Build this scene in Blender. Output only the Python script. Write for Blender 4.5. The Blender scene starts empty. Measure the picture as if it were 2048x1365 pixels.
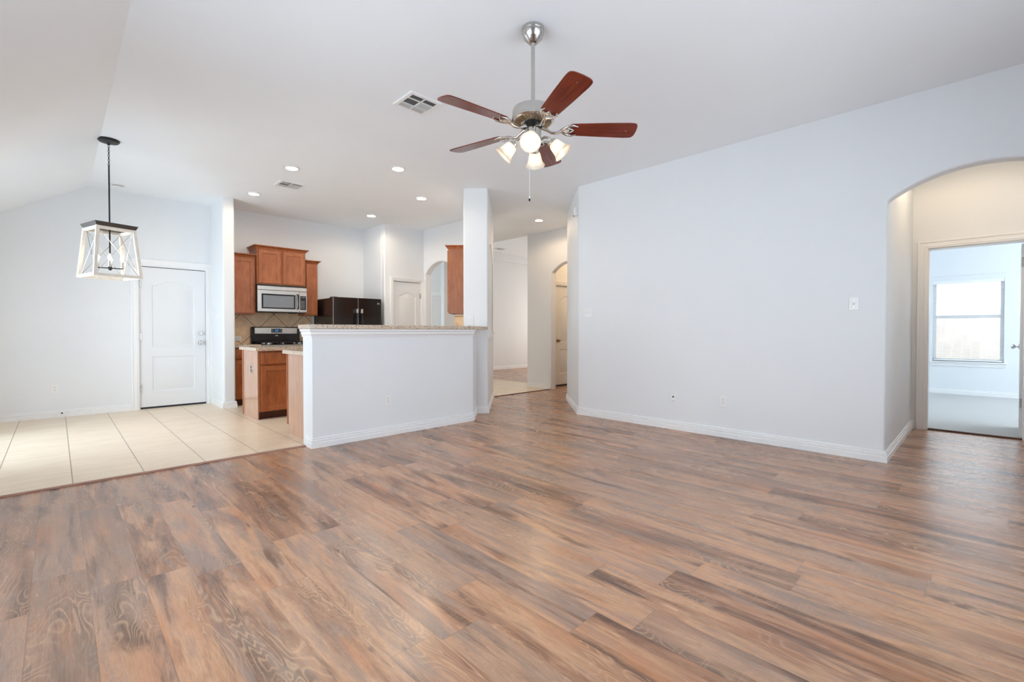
import bpy, bmesh, math, random
from mathutils import Vector, Matrix
from mathutils.geometry import tessellate_polygon

# ------------------------------------------------------------------ scene, camera, world, daylight
SC = bpy.context.scene
COL = SC.collection
SC.view_settings.view_transform = 'Standard'
SC.view_settings.look = 'None'
SC.view_settings.gamma = 1.0
SC.view_settings.use_curve_mapping = False
SC.view_settings.exposure = 0.15
try:
    SC.cycles.max_bounces = 12
    SC.cycles.diffuse_bounces = 7
    SC.cycles.glossy_bounces = 4
    SC.cycles.transmission_bounces = 8
    SC.cycles.transparent_max_bounces = 12
    SC.cycles.sample_clamp_indirect = 6.0
    SC.cycles.use_denoising = True
    SC.cycles.caustics_reflective = False
    SC.cycles.caustics_refractive = False
except Exception:
    pass
PI = math.pi
R = math.radians
CEIL = 3.05

FPX, EYE, PITCH = 927.0, 1.11, R(0.8)
YAW = math.atan(912 / 927)
cam_data = bpy.data.cameras.new('camera')
cam_data.sensor_width = 36.0
cam_data.lens = 36.0 * FPX / 2048
cam_data.shift_y = -((682.5 - (664 + FPX * math.tan(PITCH))) / 2048)
cam_data.clip_start = 0.02
cam = bpy.data.objects.new('camera', cam_data)
COL.objects.link(cam)
cam.location = (0, 0, EYE)
cam.rotation_euler = (PI / 2 - PITCH, 0, -YAW)
SC.camera = cam

world = bpy.data.worlds.new('daylight')
SC.world = world
world.use_nodes = True
wbg = world.node_tree.nodes['Background']
wbg.inputs['Color'].default_value = (0.80, 0.91, 1.0, 1)
wbg.inputs['Strength'].default_value = 4.0

DAY = (0.65, 0.82, 1.0)


def area_light(name, loc, rot, sx, sy, watts, col):
    l = bpy.data.lights.new(name, 'AREA')
    l.shape = 'RECTANGLE'
    l.size, l.size_y = sx, sy
    l.energy = watts
    l.color = col
    o = bpy.data.objects.new(name, l)
    COL.objects.link(o)
    o.location = loc
    o.rotation_euler = rot
    return o


# daylight at the windows around the camera; added lamps in the farther rooms
area_light('daylight_rear_window', (2.4, -1.10, 1.45), (R(90), 0, R(180)), 3.2, 1.9, 94, DAY)
area_light('daylight_living_window', (-0.65, 2.1, 1.35), (0, R(-90), 0), 1.7, 2.4, 26, DAY)
area_light('daylight_dining_door', (-0.65, 6.4, 1.10), (0, R(-90), 0), 1.9, 1.8, 26, DAY)
area_light('bedroom_added_light', (9.4, -2.35, 1.5), (R(90), 0, R(180)), 2.4, 1.4, 55, (0.80, 0.91, 1.0))  # added lamp at an unseen side wall without a window, brightens the bedroom
area_light('entry_added_light', (5.75, 9.85, 1.5), (R(-90), 0, 0), 0.9, 1.8, 26, (0.70, 0.89, 1.0))  # added lamp out of view, turns the entry bluish; no window there
area_light('front_room_added_light', (11.85, 8.2, 1.5), (0, R(90), 0), 1.6, 2.0, 46, (1.0, 0.93, 0.84))  # added warm lamp out of view for the front room; no window built


# ------------------------------------------------------------------ materials
class G:
    """a tiny node-graph builder"""

    def __init__(self, name):
        self.m = bpy.data.materials.new(name)
        self.m.use_nodes = True
        self.nt = self.m.node_tree
        self.b = self.nt.nodes['Principled BSDF']
        self.out = self.nt.nodes['Material Output']

    def node(self, t, **kw):
        n = self.nt.nodes.new(t)
        for k, v in kw.items():
            setattr(n, k, v)
        return n

    def put(self, sock, v):
        if v is None:
            return
        if isinstance(v, bpy.types.NodeSocket):
            self.nt.links.new(v, sock)
        elif isinstance(v, (tuple, list)) and len(v) == 3 and sock.type == 'RGBA':
            sock.default_value = (*v, 1)
        else:
            sock.default_value = v

    def math(self, op, a, b=None, c=None, clamp=False):
        n = self.node('ShaderNodeMath', operation=op, use_clamp=clamp)
        self.put(n.inputs[0], a)
        self.put(n.inputs[1], b)
        self.put(n.inputs[2], c)
        return n.outputs[0]

    def pos(self):
        return self.node('ShaderNodeTexCoord').outputs['Object']

    def xyz(self, v):
        n = self.node('ShaderNodeSeparateXYZ')
        self.put(n.inputs[0], v)
        return n.outputs

    def vec(self, x, y, z=0.0):
        n = self.node('ShaderNodeCombineXYZ')
        for i, q in enumerate((x, y, z)):
            self.put(n.inputs[i], q)
        return n.outputs[0]

    def vscale(self, v, s, off=None):
        n = self.node('ShaderNodeVectorMath', operation='MULTIPLY_ADD')
        self.put(n.inputs[0], v)
        n.inputs[1].default_value = s
        if off is not None:
            self.put(n.inputs[2], off)
        return n.outputs[0]

    def noise(self, v, scale=1.0, detail=2.0, rough=0.5, dist=0.0):
        n = self.node('ShaderNodeTexNoise')
        self.put(n.inputs['Vector'], v)
        n.inputs['Scale'].default_value = scale
        n.inputs['Detail'].default_value = detail
        n.inputs['Roughness'].default_value = rough
        n.inputs['Distortion'].default_value = dist
        return n.outputs['Fac']

    def voronoi(self, v, scale=1.0, out='Distance', rand=1.0):
        n = self.node('ShaderNodeTexVoronoi')
        self.put(n.inputs['Vector'], v)
        n.inputs['Scale'].default_value = scale
        n.inputs['Randomness'].default_value = rand
        return n.outputs[out]

    def white(self, v):
        n = self.node('ShaderNodeTexWhiteNoise', noise_dimensions='3D')
        self.put(n.inputs['Vector'], v)
        return n.outputs['Value'], n.outputs['Color']

    def ramp(self, fac, stops, interp='LINEAR'):
        n = self.node('ShaderNodeValToRGB')
        cr = n.color_ramp
        cr.interpolation = interp
        while len(cr.elements) < len(stops):
            cr.elements.new(0.5)
        for e, (p, c) in zip(cr.elements, stops):
            e.position = p
            e.color = (*c, 1) if isinstance(c, tuple) else (c, c, c, 1)
        self.put(n.inputs['Fac'], fac)
        return n.outputs['Color']

    def step(self, fac, lo, hi):
        n = self.node('ShaderNodeMapRange')
        self.put(n.inputs['Value'], fac)
        n.inputs['From Min'].default_value = lo
        n.inputs['From Max'].default_value = hi
        return n.outputs['Result']

    def mix(self, fac, a, b, blend='MIX'):
        n = self.node('ShaderNodeMix', data_type='RGBA', blend_type=blend)
        self.put(n.inputs[0], fac)
        self.put(n.inputs[6], a)
        self.put(n.inputs[7], b)
        return n.outputs[2]

    def bump(self, h, strength=0.2, dist=0.002):
        n = self.node('ShaderNodeBump')
        n.inputs['Strength'].default_value = strength
        n.inputs['Distance'].default_value = dist
        self.put(n.inputs['Height'], h)
        self.put(self.b.inputs['Normal'], n.outputs[0])

    def set(self, **kw):
        for k, v in kw.items():
            self.put(self.b.inputs[k.replace('_', ' ')], v)
        return self.m


def plain(name, col, rough=0.5, metal=0.0, var=0.05, scale=9.0, bump=0.0, spec=0.5):
    g = G(name)
    f = g.noise(g.pos(), scale, 3.0)
    lo = tuple(c * (1 - var) for c in col)
    hi = tuple(min(1, c * (1 + var)) for c in col)
    g.set(Base_Color=g.ramp(f, [(0.3, lo), (0.7, hi)]), Roughness=rough, Metallic=metal, Specular_IOR_Level=spec)
    if bump:
        g.bump(g.noise(g.pos(), 260.0, 2.0), bump, 0.001)
    return g.m


def emit(name, col, strength):
    g = G(name)
    g.set(Base_Color=col, Emission_Color=col, Emission_Strength=strength, Roughness=0.6)
    return g.m


def srgb(r, g, b):
    f = lambda c: (c / 255 / 12.92) if c <= 10 else ((c / 255 + 0.055) / 1.055) ** 2.4
    return (f(r), f(g), f(b))


M = {}
M['wall'] = plain('wall_paint', (0.815, 0.832, 0.845), 0.6, var=0.008, scale=2.0, bump=0.08, spec=0.3)
M['ceil'] = plain('ceiling_paint', (0.885, 0.910, 0.93), 0.8, var=0.008, scale=2.0, bump=0.10, spec=0.2)
M['trim'] = plain('trim_paint', (0.88, 0.88, 0.88), 0.35, var=0.008, scale=2.0)
M['door'] = plain('door_paint', (0.79, 0.80, 0.81), 0.38, var=0.01, scale=3.0)
M['plate'] = plain('plate_plastic', (0.86, 0.86, 0.85), 0.3, var=0.01)
M['slot'] = plain('slot_dark', (0.16, 0.16, 0.16), 0.5)
M['nickel'] = plain('brushed_nickel', (0.56, 0.54, 0.51), 0.20, 1.0, var=0.05, scale=30)
M['steel'] = plain('stainless_steel', (0.66, 0.63, 0.59), 0.30, 1.0, var=0.04, scale=14)
M['brass'] = plain('antique_brass', (0.42, 0.30, 0.17), 0.35, 1.0)
M['chrome'] = plain('satin_chrome', (0.70, 0.70, 0.70), 0.2, 1.0)
M['black_metal'] = plain('black_bronze_metal', (0.018, 0.017, 0.017), 0.45, 0.3)
M['bronze'] = plain('dark_bronze_wood', (0.060, 0.045, 0.036), 0.5)
M['whitewash'] = plain('whitewashed_wood', (0.80, 0.77, 0.71), 0.6, var=0.08, scale=30)
M['black_gloss'] = plain('black_gloss', (0.012, 0.011, 0.011), 0.12)
M['black_matte'] = plain('black_matte', (0.02, 0.02, 0.02), 0.5)
M['fridge'] = plain('fridge_black', (0.012, 0.009, 0.008), 0.16, var=0.2, scale=4)
M['dark_glass'] = plain('oven_glass', (0.05, 0.055, 0.06), 0.08)
M['micro_window'] = plain('microwave_mesh_window', (0.27, 0.28, 0.29), 0.25, 0.4)
M['display'] = emit('blue_display', (0.08, 0.22, 0.48), 0.2)
M['can_lens'] = emit('lit_lens', (1.0, 0.95, 0.86), 7.0)
M['bulb'] = emit('lit_bulb', (1.0, 0.76, 0.50), 15.0)
M['candle_bulb'] = emit('lit_candle_bulb', (1.0, 0.78, 0.52), 26.0)
M['rubber'] = plain('rubber_dark', (0.03, 0.03, 0.03), 0.7)
M['fence'] = plain('fence_board', (0.80, 0.70, 0.68), 0.8, var=0.10, scale=3)
M['lawn'] = plain('lawn', (0.16, 0.22, 0.09), 0.9, var=0.3, scale=6)
M['blind'] = plain('blind_slat', (0.90, 0.90, 0.90), 0.4, var=0.01)


def glass_pane():
    g = G('window_glass')
    tr = g.node('ShaderNodeBsdfTransparent')
    gl = g.node('ShaderNodeBsdfGlossy')
    gl.inputs['Roughness'].default_value = 0.02
    fr = g.node('ShaderNodeFresnel')
    fr.inputs['IOR'].default_value = 1.3
    mx = g.node('ShaderNodeMixShader')
    g.nt.links.new(fr.outputs[0], mx.inputs[0])
    g.nt.links.new(tr.outputs[0], mx.inputs[1])
    g.nt.links.new(gl.outputs[0], mx.inputs[2])
    g.nt.links.new(mx.outputs[0], g.out.inputs['Surface'])
    return g.m


M['glass'] = glass_pane()


def frosted():
    g = G('frosted_shade_glass')
    tl = g.node('ShaderNodeBsdfTranslucent')
    tl.inputs['Color'].default_value = (0.66, 0.62, 0.56, 1)
    df = g.node('ShaderNodeBsdfDiffuse')
    df.inputs['Color'].default_value = (0.92, 0.90, 0.86, 1)
    gl = g.node('ShaderNodeBsdfGlossy')
    gl.inputs['Roughness'].default_value = 0.12
    tp = g.node('ShaderNodeBsdfTransparent')
    a = g.node('ShaderNodeMixShader')
    n = g.noise(g.pos(), 14.0, 3.0, 0.6, 1.5)
    g.nt.links.new(g.step(n, -0.2, 1.3), a.inputs[0])
    g.nt.links.new(df.outputs[0], a.inputs[1])
    g.nt.links.new(tl.outputs[0], a.inputs[2])
    c = g.node('ShaderNodeMixShader')
    c.inputs[0].default_value = 0.18
    g.nt.links.new(a.outputs[0], c.inputs[1])
    g.nt.links.new(tp.outputs[0], c.inputs[2])
    b = g.node('ShaderNodeMixShader')
    b.inputs[0].default_value = 0.07
    g.nt.links.new(c.outputs[0], b.inputs[1])
    g.nt.links.new(gl.outputs[0], b.inputs[2])
    g.nt.links.new(b.outputs[0], g.out.inputs['Surface'])
    return g.m


M['frosted'] = frosted()


def plank_floor():
    g = G('vinyl_plank_floor')
    p = g.pos()
    X, Y, Z = g.xyz(p)
    W, L = 0.178, 1.22
    u = g.math('DIVIDE', g.math('SUBTRACT', X, 0.0905), W)
    i = g.math('FLOOR', u)
    fu = g.math('FRACT', u)
    ri, _ = g.white(g.vec(i, 3.7, 1.3))
    v = g.math('ADD', g.math('DIVIDE', Y, L), g.math('MULTIPLY', ri, 7.31))
    j = g.math('FLOOR', v)
    fv = g.math('FRACT', v)
    r1, rc = g.white(g.vec(i, j, 5.5))
    rr, rg, rb = g.node('ShaderNodeSeparateColor'), None, None
    g.put(rr.inputs[0], rc)
    ra, rb_, rc_ = rr.outputs[0], rr.outputs[1], rr.outputs[2]
    off = g.vec(g.math('MULTIPLY', ra, 37.0), g.math('MULTIPLY', rb_, 53.0), g.math('MULTIPLY', rc_, 19.0))
    # broad drifting tone along each plank: brown, tan, mauve grey
    n1 = g.noise(g.vscale(p, (9.5, 1.05, 1), off), 1.0, 4.0, 0.6, 0.5)
    tone = g.math('ADD', n1, g.math('MULTIPLY', g.math('SUBTRACT', ra, 0.5), 0.30))
    base = g.ramp(tone, [(0.28, srgb(112, 84, 70)), (0.38, srgb(164, 126, 104)), (0.46, srgb(200, 158, 130)),
                         (0.53, srgb(232, 192, 158)), (0.60, srgb(204, 172, 152)), (0.70, srgb(176, 156, 148))])
    base = g.mix(g.math('MULTIPLY', g.step(rb_, 0.50, 0.9), 0.55), base, srgb(196, 174, 160))
    warm = g.step(g.noise(g.vscale(p, (8.0, 1.4, 1), off), 1.0, 2.0, 0.5, 0.4), 0.53, 0.70)
    base = g.mix(g.math('MULTIPLY', warm, 0.55), base, srgb(222, 160, 114))
    grey = g.step(g.noise(g.vscale(p, (8.5, 1.3, 2), off), 1.3, 3.0, 0.55, 0.8), 0.55, 0.66)
    base = g.mix(g.math('MULTIPLY', grey, 0.60), base, srgb(160, 150, 146))
    # smoky dark drifts
    n2 = g.noise(g.vscale(p, (10.0, 1.15, 3), off), 1.0, 4.0, 0.62, 0.6)
    smoke = g.step(n2, 0.55, 0.68)
    base = g.mix(g.math('MULTIPLY', smoke, 0.80), base, srgb(92, 66, 54))
    # cathedral growth lines, pale, only on part of each plank
    nr = g.noise(g.vscale(p, (9.0, 1.7, 7), off), 1.0, 1.5, 0.5, 0.7)
    ring = g.math('FRACT', g.math('MULTIPLY', nr, 22.0))
    line = g.math('SUBTRACT', 1.0, g.math('MULTIPLY', g.math('ABSOLUTE', g.math('SUBTRACT', ring, 0.5)), 4.2), clamp=True)
    where = g.step(g.noise(g.vscale(p, (3.0, 0.8, 9), off), 1.2, 1.0), 0.50, 0.60)
    base = g.mix(g.math('MULTIPLY', where, 0.22), base, srgb(150, 128, 114))
    base = g.mix(g.math('MULTIPLY', g.math('MULTIPLY', line, where), 0.62), base, srgb(240, 206, 174))
    # fine fibre
    fib = g.noise(g.vscale(p, (210.0, 11.0, 1), off), 1.0, 2.0, 0.6)
    base = g.mix(g.step(fib, 0.32, 0.72), g.mix(0.15, base, srgb(84, 62, 52)), g.mix(0.10, base, srgb(246, 222, 198)))
    fib2 = g.noise(g.vscale(p, (330.0, 55.0, 1), off), 1.0, 1.0, 0.5)
    base = g.mix(g.math('MULTIPLY', g.step(fib2, 0.55, 0.70), 0.04), base, srgb(96, 72, 60))
    worm = g.noise(g.vscale(p, (75.0, 30.0, 1), off), 1.0, 2.0, 0.65, 1.2)
    wm = g.step(g.noise(g.vscale(p, (5.0, 1.2, 6), off), 1.0, 1.0), 0.40, 0.60)
    base = g.mix(g.math('MULTIPLY', g.step(worm, 0.46, 0.34), g.math('MULTIPLY_ADD', wm, 0.13, 0.0)), base, srgb(112, 82, 66))
    base = g.mix(g.math('MULTIPLY', g.step(worm, 0.54, 0.66), g.math('MULTIPLY_ADD', wm, 0.13, 0.0)), base, srgb(244, 216, 188))
    saw = g.noise(g.vscale(p, (6.0, 150.0, 1), off), 1.0, 1.0, 0.5, 0.3)
    sawm = g.step(g.noise(g.vscale(p, (2.0, 0.7, 4), off), 1.2, 1.0), 0.56, 0.66)
    base = g.mix(g.math('MULTIPLY', g.math('MULTIPLY', g.step(saw, 0.56, 0.70), sawm), 0.22), base, srgb(240, 214, 192))
    knot = g.voronoi(g.vscale(p, (4.2, 1.7, 1), off), 1.0)
    base = g.mix(g.math('MULTIPLY', g.step(knot, 0.050, 0.018), 0.8), base, srgb(58, 44, 40))
    # seams
    eu = g.math('MINIMUM', fu, g.math('SUBTRACT', 1.0, fu))
    ev = g.math('MINIMUM', fv, g.math('SUBTRACT', 1.0, fv))
    seam = g.math('MAXIMUM', g.step(eu, 0.012, 0.004), g.step(ev, 0.0022, 0.0008))
    base = g.mix(g.math('MULTIPLY', seam, 0.26), base, srgb(84, 64, 54))
    base = g.mix(1.0, base, (0.76, 0.63, 0.54), 'MULTIPLY')
    g.set(Base_Color=base, Roughness=g.step(n1, -1.6, 6.3), Specular_IOR_Level=0.5)
    h = g.math('SUBTRACT', fib, g.math('MULTIPLY', seam, 1.2))
    g.bump(g.math('SUBTRACT', 1.0, seam), 0.10, 0.0006)
    return g.m


def tile_floor():
    g = G('beige_floor_tile')
    p = g.pos()
    X, Y, Z = g.xyz(p)
    u = g.math('DIVIDE', g.math('SUBTRACT', X, 0.077), 0.41)
    v = g.math('DIVIDE', g.math('SUBTRACT', Y, 5.43), 0.41)
    fu, fv = g.math('FRACT', u), g.math('FRACT', v)
    iu, iv = g.math('FLOOR', u), g.math('FLOOR', v)
    r, c = g.white(g.vec(iu, iv, 2.0))
    off = g.vec(g.math('MULTIPLY', r, 31.0), g.math('MULTIPLY', r, 17.0), 0.0)
    vein = g.noise(g.vscale(p, (3.0, 26.0, 1), off), 1.0, 4.0, 0.6, 1.2)
    col = g.ramp(vein, [(0.25, srgb(222, 200, 172)), (0.5, srgb(231, 212, 187)), (0.75, srgb(238, 222, 200))])
    cl = g.noise(g.vscale(p, (3.0, 5.0, 1), off), 1.0, 2.0)
    col = g.mix(g.math('MULTIPLY', g.step(cl, 0.45, 0.75), 0.4), col, srgb(216, 193, 163))
    eu = g.math('MINIMUM', fu, g.math('SUBTRACT', 1.0, fu))
    ev = g.math('MINIMUM', fv, g.math('SUBTRACT', 1.0, fv))
    gu, gv = g.step(eu, 0.0095, 0.006), g.step(ev, 0.008, 0.004)
    col = g.mix(g.math('MULTIPLY', gv, 0.6), col, srgb(170, 150, 124))
    col = g.mix(g.math('MULTIPLY', gu, 0.85), col, srgb(126, 110, 92))
    g.set(Base_Color=col, Roughness=0.33, Specular_IOR_Level=0.45)
    g.bump(g.math('SUBTRACT', 1.0, g.math('MAXIMUM', gu, gv)), 0.25, 0.001)
    return g.m


def backsplash_tile():
    g = G('diagonal_tan_tile')
    p = g.pos()
    X, Y, Z = g.xyz(p)
    s = 0.49
    zc = g.math('SUBTRACT', Z, 1.40)
    xc = g.math('SUBTRACT', X, 2.605)
    a = g.math('DIVIDE', g.math('ADD', xc, zc), s)
    b = g.math('DIVIDE', g.math('SUBTRACT', xc, zc), s)
    fa, fb = g.math('FRACT', a), g.math('FRACT', b)
    r, c = g.white(g.vec(g.math('FLOOR', a), g.math('FLOOR', b), 3.0))
    n = g.noise(g.vscale(p, (9, 9, 9), g.vec(g.math('MULTIPLY', r, 9.0), 0.0, 0.0)), 1.0, 4.0, 0.6)
    col = g.ramp(n, [(0.3, srgb(226, 190, 148)), (0.55, srgb(244, 212, 172)), (0.75, srgb(250, 228, 196))])
    e = g.math('MINIMUM', g.math('MINIMUM', fa, g.math('SUBTRACT', 1.0, fa)), g.math('MINIMUM', fb, g.math('SUBTRACT', 1.0, fb)))
    gr = g.step(e, 0.014, 0.008)
    g.set(Base_Color=g.mix(gr, col, srgb(120, 92, 68)), Roughness=0.42)
    return g.m


def granite():
    g = G('speckled_granite')
    p = g.pos()
    v1 = g.node('ShaderNodeTexVoronoi')
    g.put(v1.inputs['Vector'], p)
    v1.inputs['Scale'].default_value = 170
    r, _ = g.white(v1.outputs['Color'])
    col = g.ramp(r, [(0.0, srgb(78, 62, 56)), (0.07, srgb(160, 132, 112)), (0.18, srgb(214, 194, 172)),
                     (0.55, srgb(226, 210, 190)), (0.80, srgb(196, 182, 168)), (0.93, srgb(168, 150, 138))], 'CONSTANT')
    n = g.noise(p, 16.0, 3.0)
    col = g.mix(g.math('MULTIPLY', g.step(n, 0.42, 0.68), 0.45), col, srgb(214, 190, 164))
    g.set(Base_Color=col, Roughness=0.16)
    return g.m


def cab_wood(name, dark, mid, lite, rough=0.34, sc=(26, 26, 2.2)):
    g = G(name)
    p = g.pos()
    n = g.noise(g.vscale(p, sc), 1.0, 4.0, 0.6, 1.0)
    m = g.noise(p, 5.0, 2.0)
    col = g.ramp(n, [(0.25, dark), (0.5, mid), (0.78, lite)])
    col = g.mix(g.math('MULTIPLY', g.step(m, 0.4, 0.7), 0.35), col, lite)
    g.set(Base_Color=col, Roughness=rough, Specular_IOR_Level=0.45)
    return g.m


def carpet():
    g = G('grey_carpet')
    n = g.noise(g.pos(), 180.0, 3.0, 0.7)
    m = g.noise(g.pos(), 7.0, 2.0)
    col = g.ramp(n, [(0.3, (0.46, 0.45, 0.44)), (0.7, (0.66, 0.65, 0.63))])
    col = g.mix(g.math('MULTIPLY', m, 0.25), col, (0.50, 0.49, 0.48))
    g.set(Base_Color=col, Roughness=0.95, Specular_IOR_Level=0.1)
    g.bump(n, 0.6, 0.006)
    return g.m


M['planks'] = plank_floor()
M['tile'] = tile_floor()
M['splash'] = backsplash_tile()
M['granite'] = granite()
M['cab'] = cab_wood('maple_cabinet', srgb(140, 78, 45), srgb(166, 97, 58), srgb(182, 114, 72), 0.34, (16, 16, 5))
M['cab_end_glare'] = cab_wood('cabinet_end_glare_panel', srgb(176, 136, 112), srgb(190, 150, 126), srgb(202, 164, 140), 0.13)  # paler than the cabinet wood: glare on the end panels put into the colour
M['cab_red'] = cab_wood('cabinet_end_oak', srgb(118, 68, 44), srgb(156, 98, 66), srgb(172, 114, 80), 0.4, (40, 40, 4))
M['toe'] = plain('toe_kick_wood', srgb(84, 46, 26), 0.5, var=0.15)
M['blade'] = cab_wood('cherry_blade', srgb(76, 28, 18), srgb(112, 40, 25), srgb(134, 58, 36), 0.24, (2.5, 60, 60))
M['strip'] = cab_wood('transition_strip', srgb(128, 92, 80), srgb(160, 118, 102), srgb(178, 136, 116), 0.45, (9, 40, 40))
M['carpet'] = carpet()


# ------------------------------------------------------------------ mesh helpers
def box(bm, x0, x1, y0, y1, z0, z1, mi=0):
    vs = [bm.verts.new(c) for c in ((x0, y0, z0), (x1, y0, z0), (x1, y1, z0), (x0, y1, z0), (x0, y0, z1), (x1, y0, z1), (x1, y1, z1), (x0, y1, z1))]
    for q in ((0, 3, 2, 1), (4, 5, 6, 7), (0, 1, 5, 4), (1, 2, 6, 5), (2, 3, 7, 6), (3, 0, 4, 7)):
        f = bm.faces.new([vs[k] for k in q])
        f.material_index = mi
    return vs


def B(*a):
    bm = bmesh.new()
    box(bm, *a)
    return bm


def prism(bm, pts, z0, z1, mi=0):
    """vertical prism over a 2-D polygon in x, y"""
    lo = [bm.verts.new((x, y, z0)) for x, y in pts]
    hi = [bm.verts.new((x, y, z1)) for x, y in pts]
    n = len(pts)
    for k in range(n):
        bm.faces.new((lo[k], lo[(k + 1) % n], hi[(k + 1) % n], hi[k])).material_index = mi
    for t in tessellate_polygon([[Vector((x, y, 0)) for x, y in pts]]):
        bm.faces.new([lo[k] for k in t]).material_index = mi
        bm.faces.new([hi[k] for k in t]).material_index = mi
    bmesh.ops.recalc_face_normals(bm, faces=bm.faces)
    return bm


def plate(bm, outer, holes, y0, y1, mi=0):
    """plate in the x-z plane from y0 (front) to y1 (back) with holes"""
    low = min(z for _, z in outer)
    cut = sorted((h for h in holes if min(z for _, z in h) < 0), key=lambda h: h[0][0])
    holes = [h for h in holes if h not in cut]
    if cut:   # openings that reach the floor become notches of a rectangular outline
        xa, xb, zt_ = min(x for x, _ in outer), max(x for x, _ in outer), max(z for _, z in outer)
        outer = [(xa, low)]
        for h in cut:
            outer += [(h[0][0], low)] + [q for q in h[2:][::-1]] + [(h[1][0], low)]
        outer += [(xb, low), (xb, zt_), (xa, zt_)]
    loops = [outer] + list(holes)
    flat = [p for l in loops for p in l]
    fr = [bm.verts.new((x, y0, z)) for x, z in flat]
    bk = [bm.verts.new((x, y1, z)) for x, z in flat]
    tris = [] if not holes else tessellate_polygon([[Vector((x, z, 0)) for x, z in l] for l in loops])
    for t in tris:
        for vs in (fr, bk):
            try:
                bm.faces.new([vs[k] for k in t]).material_index = mi
            except ValueError:
                pass
    if not holes:
        bm.faces.new(fr).material_index = mi
        bm.faces.new(bk).material_index = mi
    s = 0
    for l in loops:
        n = len(l)
        for k in range(n):
            a, b = s + k, s + (k + 1) % n
            bm.faces.new((fr[a], fr[b], bk[b], bk[a])).material_index = mi
        s += n
    bmesh.ops.recalc_face_normals(bm, faces=bm.faces)
    return bm


def rect(x0, x1, z0, z1):
    return [(x0, z0), (x1, z0), (x1, z1), (x0, z1)]


def arch_hole(x0, x1, z0, spring, rise, n=18):
    """opening with a segmental arched head"""
    c, h = (x0 + x1) / 2, (x1 - x0) / 2
    r = (h * h + rise * rise) / (2 * rise)
    a = math.asin(h / r)
    pts = [(x0, z0), (x1, z0)]
    for k in range(n + 1):
        t = a - 2 * a * k / n
        pts.append((c + r * math.sin(t), spring + rise - r + r * math.cos(t)))
    return pts


def inset(poly, d):
    """move a counter-clockwise polygon inwards by d"""
    n = len(poly)
    out = []
    for k in range(n):
        p0, p1, p2 = Vector(poly[k - 1]), Vector(poly[k]), Vector(poly[(k + 1) % n])
        a, b = (p1 - p0).normalized(), (p2 - p1).normalized()
        na, nb = Vector((-a.y, a.x)), Vector((-b.y, b.x))
        m = na + nb
        m = m / max(0.2, (1 + na.dot(nb)))
        q = p1 + m * d
        out.append((q.x, q.y))
    return out


def panelled(bm, w, h, t, panels, steps, x0=0.0, z0=0.0, yf=0.0, mi=0):
    """slab w x h x t whose front (at yf, facing -y) carries sunk or raised panels; steps: (inset, depth)"""
    outer = [(x0, z0), (x0 + w, z0), (x0 + w, z0 + h), (x0, z0 + h)]
    loops = [outer] + panels
    flat = [p for l in loops for p in l]
    fr = [bm.verts.new((x, yf, z)) for x, z in flat]
    for tr in tessellate_polygon([[Vector((x, z, 0)) for x, z in l] for l in loops]):
        bm.faces.new([fr[k] for k in tr]).material_index = mi
    bk = [bm.verts.new((x, yf + t, z)) for x, z in outer]
    for k in range(4):
        bm.faces.new((fr[k], fr[(k + 1) % 4], bk[(k + 1) % 4], bk[k])).material_index = mi
    bm.faces.new(bk).material_index = mi
    s = 4
    for l in panels:
        n = len(l)
        prev = fr[s:s + n]
        s += n
        ring = prev
        for d, dep in steps:
            pts = inset(l, d)
            ring = [bm.verts.new((x, yf + dep, z)) for x, z in pts]
            for k in range(n):
                bm.faces.new((prev[k], prev[(k + 1) % n], ring[(k + 1) % n], ring[k])).material_index = mi
            prev = ring
            last = pts
        for tr in tessellate_polygon([[Vector((x, z, 0)) for x, z in last]]):
            bm.faces.new([ring[k] for k in tr]).material_index = mi
    bmesh.ops.recalc_face_normals(bm, faces=bm.faces)
    return bm


def lathe(bm, prof, n=28, c=(0, 0, 0), mat=None, mi=0, caps=True):
    rings = []
    for r, z in prof:
        ring = []
        for k in range(n):
            a = 2 * PI * k / n
            v = Vector((r * math.cos(a), r * math.sin(a), z))
            if mat is not None:
                v = mat @ v
            ring.append(bm.verts.new(v + Vector(c)))
        rings.append(ring)
    for a, b in zip(rings, rings[1:]):
        for k in range(n):
            f = bm.faces.new((a[k], a[(k + 1) % n], b[(k + 1) % n], b[k]))
            f.material_index = mi
            f.smooth = True
    if caps:
        for ring, pr in ((rings[0], prof[0]), (rings[-1], prof[-1])):
            if pr[0] > 1e-6:
                bm.faces.new(ring).material_index = mi
    bmesh.ops.recalc_face_normals(bm, faces=bm.faces)
    return bm


def tube(bm, pts, r, n=10, mi=0, rs=None):
    pts = [Vector(p) for p in pts]
    rings = []
    up = None
    for k, p in enumerate(pts):
        d = (pts[min(k + 1, len(pts) - 1)] - pts[max(k - 1, 0)]).normalized()
        if up is None:
            up = Vector((0, 0, 1)) if abs(d.z) < 0.9 else Vector((1, 0, 0))
        s = d.cross(up).normalized()
        up = s.cross(d).normalized()
        rr = rs[k] if rs else r
        rings.append([bm.verts.new(p + (s * math.cos(2 * PI * q / n) + up * math.sin(2 * PI * q / n)) * rr) for q in range(n)])
    for a, b in zip(rings, rings[1:]):
        for k in range(n):
            f = bm.faces.new((a[k], a[(k + 1) % n], b[(k + 1) % n], b[k]))
            f.smooth = True
            f.material_index = mi
    for ring in (rings[0], rings[-1]):
        bm.faces.new(ring).material_index = mi
    bmesh.ops.recalc_face_normals(bm, faces=bm.faces)
    return bm


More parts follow.
